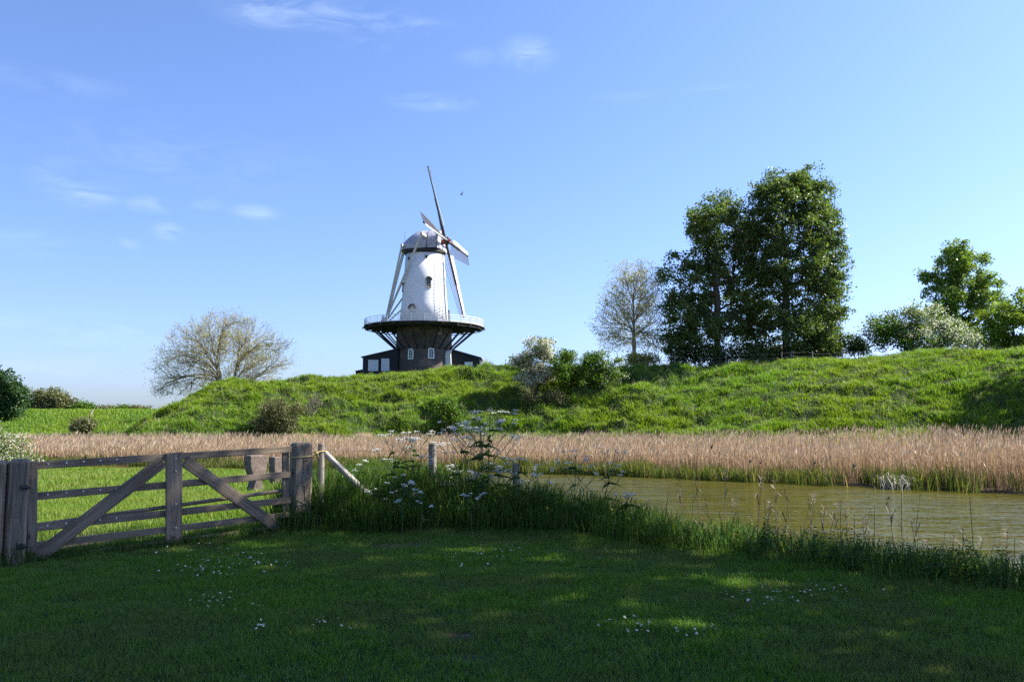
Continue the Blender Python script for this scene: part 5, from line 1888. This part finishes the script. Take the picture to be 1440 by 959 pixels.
CP = [(684, 572, 13.0, 9, 'tallest cow parsley, standing high above the fence between two posts', .070, .55, 3),
      (576, 602, 13.1, 6, 'cow parsley with bluish white umbels left of the middle fence post', .055, .42, 2),
      (640, 612, 13.1, 6, 'cow parsley with thin stems just right of the middle fence post', .06, .5, 1),
      (735, 640, 13.0, 5, 'slender cow parsley leaning over the low third fence post', .045, .45, 1),
      (762, 650, 12.8, 5, 'cow parsley beside the water right of the third fence post', .042, .45, 1),
      (812, 628, 13.1, 6, 'airy cow parsley in front of the left end of the open water', .040, .5, 2),
      (556, 668, 12.7, 4, 'short cow parsley with white umbels in the tall grass by the pole', .034, .4, 1),
      (524, 684, 12.6, 4, 'small cow parsley deep in the grass right of the bleached pole', .034, .4, 1),
      (566, 678, 11.9, 4, 'low cow parsley with pale bluish umbels in shaded grass', .038, .4, 1),
      (592, 690, 11.9, 4, 'low white cow parsley below the middle fence post', .032, .4, 1),
      (660, 662, 13.4, 5, 'sunlit white cow parsley behind the fence', .06, .42, 2),
      (695, 655, 13.5, 5, 'sunlit white cow parsley behind the tallest one', .06, .42, 2),
      (505, 650, 13.6, 4, 'sunlit yellowish cow parsley right of the round fence post', .05, .42, 1),
      (640, 655, 14.2, 4, 'sunlit cow parsley far behind the middle post', .05, .42, 1),
      (880, 690, 12.0, 4, 'thin cow parsley on the bank before the middle of the water', .032, .45, 1),
      (664, 690, 11.8, 4, 'low white cow parsley in the dark grass below the tallest', .032, .4, 1)]
for i, (px, py, Y, nb, lab, us, sp_, st_) in enumerate(CP):
    cow_parsley(lab, put(px, Y), max(.35, ph(px, py, Y)), nb, 200 + i, us, sp_, st_)

# ------------------------------------------------------------------ single reed stalks on the near bank
def stalk_mesh(seed, plume=True, leaf_n=3):
    r = np.random.default_rng(seed)
    mb = MB()
    bend = r.normal(0, .10, 2)
    sp = lambda t: Vector((bend[0] * t * t, bend[1] * t * t, t))
    mb.tube([sp(t) for t in np.linspace(0, 1, 6)], list(np.linspace(.0072, .0035, 6)), 5)
    for i in range(leaf_n):
        t = r.uniform(.25, .8); a = r.uniform(0, 6.28); L_ = r.uniform(.18, .34)
        d = Vector((math.cos(a), math.sin(a), 0)); q = Vector((-d.y, d.x, 0)) * .008
        p0 = sp(t)
        p1 = p0 + d * L_ * .4 + Vector((0, 0, L_ * .5)); p2 = p0 + d * L_ + Vector((0, 0, L_ * .35))
        mb.add([p0 - q * .6, p0 + q * .6, p1 + q, p1 - q, p2], [(0, 1, 2, 3), (3, 2, 4)])
    if plume:
        for i in range(16):
            t = r.uniform(.88, 1.0); a = r.uniform(-1.2, 1.2); L_ = r.uniform(.04, .10)
            d = Vector((math.cos(a), math.sin(a), r.uniform(.1, .7))); p0 = sp(t)
            q = Vector((-math.sin(a), math.cos(a), 0)) * .007
            mb.add([p0, p0 + d * L_ * .5 + q, p0 + d * L_, p0 + d * L_ * .5 - q], [(0, 1, 2, 3)])
    return mb.mesh('reed_stalk')


STALK = plain('dead reed stalk', (.17, .135, .095), .8, .3, 4)
STALKG = plain('green reed stalk', (.075, .10, .03), .7, .3, 4)
sm = [stalk_mesh(300 + i, i % 2 == 0, 2 + i % 3) for i in range(8)]
for i, me in enumerate(sm): me.materials.append(STALK if i % 4 != 3 else STALKG)
r5 = np.random.default_rng(33)
spots = []
for px, py in [(852, 640), (930, 690), (960, 672), (972, 668), (985, 676), (1002, 680), (1017, 660), (1040, 690), (1062, 672), (1083, 700), (1090, 676), (1100, 702), (1112, 690), (1123, 706), (1135, 694), (1142, 700), (1150, 712), (1163, 716), (1170, 708),
               (1180, 704), (1190, 716), (1208, 712), (1214, 722), (1226, 710), (1228, 726), (1242, 736), (1256, 700), (1265, 690), (1270, 730), (1280, 695), (1290, 732), (1320, 750), (1330, 752), (1338, 756), (1352, 742), (1366, 700), (1368, 756), (1385, 756), (1408, 744), (1422, 756), (1430, 762), (1107, 712), (1076, 706), (1200, 726), (1160, 726), (1128, 716), (1030, 700), (945, 700), (905, 700), (880, 676), (1300, 760), (1185, 730)]:
    Wd = None
    # on the bank just above the waterline
    for Y in np.arange(15, 7, -.05):
        x = at(px, py, Y)[0]
        if -line_dist(np.array(x), np.array(Y), W_PTS) > r5.uniform(.5, 1.2): break
    spots.append((px, py, Y))
for i, (px, py, Y) in enumerate(spots):
    p = at(px, py, Y); zg = float(H(p[0], Y)); h_ = max(.45, p[2] - zg)
    o = bpy.data.objects.new('reed_stalk', sm[i % 8]); COL.objects.link(o)
    o.location = (p[0], Y, zg - .03); o.scale = (1, 1, h_ + .03); o.rotation_euler = (0, 0, r5.uniform(0, 6.28))
    tag(o, 'single thin reed stalk rising from the near bank in front of the water', 'reed', 'reed stalks on the near bank')

# pale dead clump at the far water's edge and dark bulrush heads
xw = at(1256, 690, 33)[0]
def edge_pt(px, inset):
    for Y in np.arange(24, 48, .05):
        x = at(px, 640, Y)[0]
        if line_dist(np.array(x), np.array(Y), F_PTS) > inset: return np.array([x, Y, float(H(x, Y))])
e = edge_pt(1256, -.15)
r6 = np.random.default_rng(44)
n = 95
P = np.stack([r6.normal(0, .26, n), r6.normal(0, .2, n), np.full(n, -.1)], 1)
V, fc = blades(P, r6.uniform(.4, .95, n), r6.uniform(.018, .032, n), r6.uniform(.1, .9, n), 3, droop=.35, r=r6)
tag(obj('dead_reed_clump', tmpl('dead_reed_clump', V, fc), leafmat('bleached blades', [(0, (.45, .42, .36)), (1, (.66, .63, .56))], .3, tcol=(1, 1, .95)), loc=e),
    'bleached whitish dead reed clump at the far water edge', 'reed clump')
for i, (px, py, lab) in enumerate([(1142, 648, 'dark plumed bulrush standing highest at the far water edge'), (1052, 646, 'dark bulrush left of the tallest one at the far water edge'), (1066, 648, 'second dark bulrush right of the leftmost pair'), (1197, 652, 'dark bulrush between the tallest one and the bleached clump'), (998, 625, 'tall thin bulrush standing before the reed belt on the left')]):
    e = edge_pt(px, .1); h_ = at(px, py, e[1])[2] - e[2]
    mb = MB()
    mb.tube([(0, 0, -.2), (.02, 0, h_ * .6), (.06, 0, h_ * .9)], [.012, .010, .008], 6)
    mb.tube([(.06, 0, h_ * .86), (.09, 0, h_ * .93), (.16, 0, h_)], [.015, .06, .02], 7)
    tag(obj('bulrush', mb, plain('dark seed head', (.07, .055, .045), .9), loc=e), lab, 'bulrush', 'dark bulrushes at the far water edge')

# ------------------------------------------------------------------ daisies and buttercups in the lawn
DWHITE = plain('daisy white', (.78, .78, .76), .6, .03, 5)
DYELL = plain('flower yellow', (.70, .50, .03), .6, .1, 5)


def daisy_mesh(seed):
    r = np.random.default_rng(seed)
    mb = MB()
    n = 9
    vs, fs = [(0, 0, .0)], []
    for i in range(n * 2):
        a = math.pi * i / n
        rr_ = .0125 if i % 2 == 0 else .0075
        vs.append((rr_ * math.cos(a), rr_ * math.sin(a), .003 if i % 2 == 0 else .001))
    for i in range(n * 2): fs.append((0, 1 + i, 1 + (i + 1) % (n * 2)))
    mb.add(vs, fs)
    return mb.mesh('daisy')


dm = daisy_mesh(1); dm.materials.append(DWHITE)
cm = MB(); cm.tube([(0, 0, 0), (0, 0, .003)], [.0042, .003], 8); cm = cm.mesh('flower_centre'); cm.materials.append(DYELL)
r7 = np.random.default_rng(77)
clusters = [(325, 795, 60, 14, 58), (285, 805, 22, 10, 22), (372, 792, 20, 8, 14), (295, 850, 26, 9, 16), (350, 855, 12, 9, 6), (365, 888, 14, 5, 7), (455, 880, 22, 5, 8), (285, 768, 26, 6, 10),
            (690, 784, 40, 8, 22), (720, 778, 14, 5, 10), (640, 790, 30, 8, 8), (1068, 836, 34, 8, 44), (1150, 832, 42, 8, 22), (1090, 852, 24, 5, 10), (890, 886, 34, 10, 24), (985, 898, 22, 7, 10), (1010, 868, 32, 8, 12),
            (1010, 812, 30, 6, 14), (1205, 905, 22, 10, 9), (1350, 890, 34, 6, 9), (1230, 845, 50, 6, 10), (790, 838, 12, 6, 4), (600, 785, 14, 5, 5), (1170, 816, 26, 5, 8), (770, 860, 60, 10, 7), (960, 870, 20, 8, 6), (1100, 800, 20, 4, 6)]
pts = []
for px, py, rx, ry, n in clusters:
    for i in range(n): pts.append((r7.normal(px, rx * .8), r7.normal(py, ry * .8)))
for i in range(50): pts.append((r7.uniform(20, 1420), r7.uniform(772, 940)))
cnt = 0
for px, py in pts:
    if cnt >= 292: break
    g = gpos(px, py, 4, 14)
    if line_dist(np.array(g[0]), np.array(g[1]), E_PTS) > -.1: continue
    if g[0] < -3.2 and g[1] > 12.5 + (g[0] + 3.2) * .95: continue
    o = bpy.data.objects.new('daisy', dm); COL.objects.link(o)
    k = r7.uniform(.75, 1.2)
    o.location = (g[0], g[1], float(H(g[0], g[1])) + r7.uniform(.03, .05)); o.scale = (k, k, k)
    o.rotation_euler = (r7.uniform(.0, .8), r7.uniform(-.3, .3), r7.uniform(0, 6))
    tag(o, 'small white daisy in the mown shaded lawn', 'daisy', 'daisies in the mown lawn')
    c = bpy.data.objects.new('flower_centre', cm); COL.objects.link(c); c.parent = o; c.location = (0, 0, .002)
    cnt += 1
# buttercups on the bank
bm_ = MB()
bm_.tube([(0, 0, -.35), (0, 0, 0)], .002, 4)
for i in range(5):
    a = 2 * math.pi * i / 5
    bm_.add([(0, 0, 0), (.010 * math.cos(a - .5), .010 * math.sin(a - .5), .006), (.018 * math.cos(a), .018 * math.sin(a), .012), (.010 * math.cos(a + .5), .010 * math.sin(a + .5), .006)], [(0, 1, 2, 3)])
bm_ = bm_.mesh('buttercup'); bm_.materials.append(DYELL)
for px, Y, dz in [(885, 11.4, .35), (960, 10.9, .42), (945, 11.2, .40), (1040, 10.2, .40), (1105, 10.0, .32), (1120, 9.8, .45), (620, 11.9, .42), (770, 12.0, .40), (1345, 8.6, .25), (1350, 8.4, .22), (1240, 9.0, .30), (1200, 9.3, .34), (905, 11.5, .5), (860, 11.7, .45), (1295, 8.9, .28), (1400, 8.3, .25)]:
    x, _, z = put(px, Y)
    o = bpy.data.objects.new('buttercup', bm_); COL.objects.link(o)
    o.location = (x, Y, z + dz); o.rotation_euler = (.7, r7.uniform(-.3, .3), 0)
    tag(o, 'yellow buttercup among the dark herbs on the moat bank', 'buttercup', 'buttercups on the moat bank')
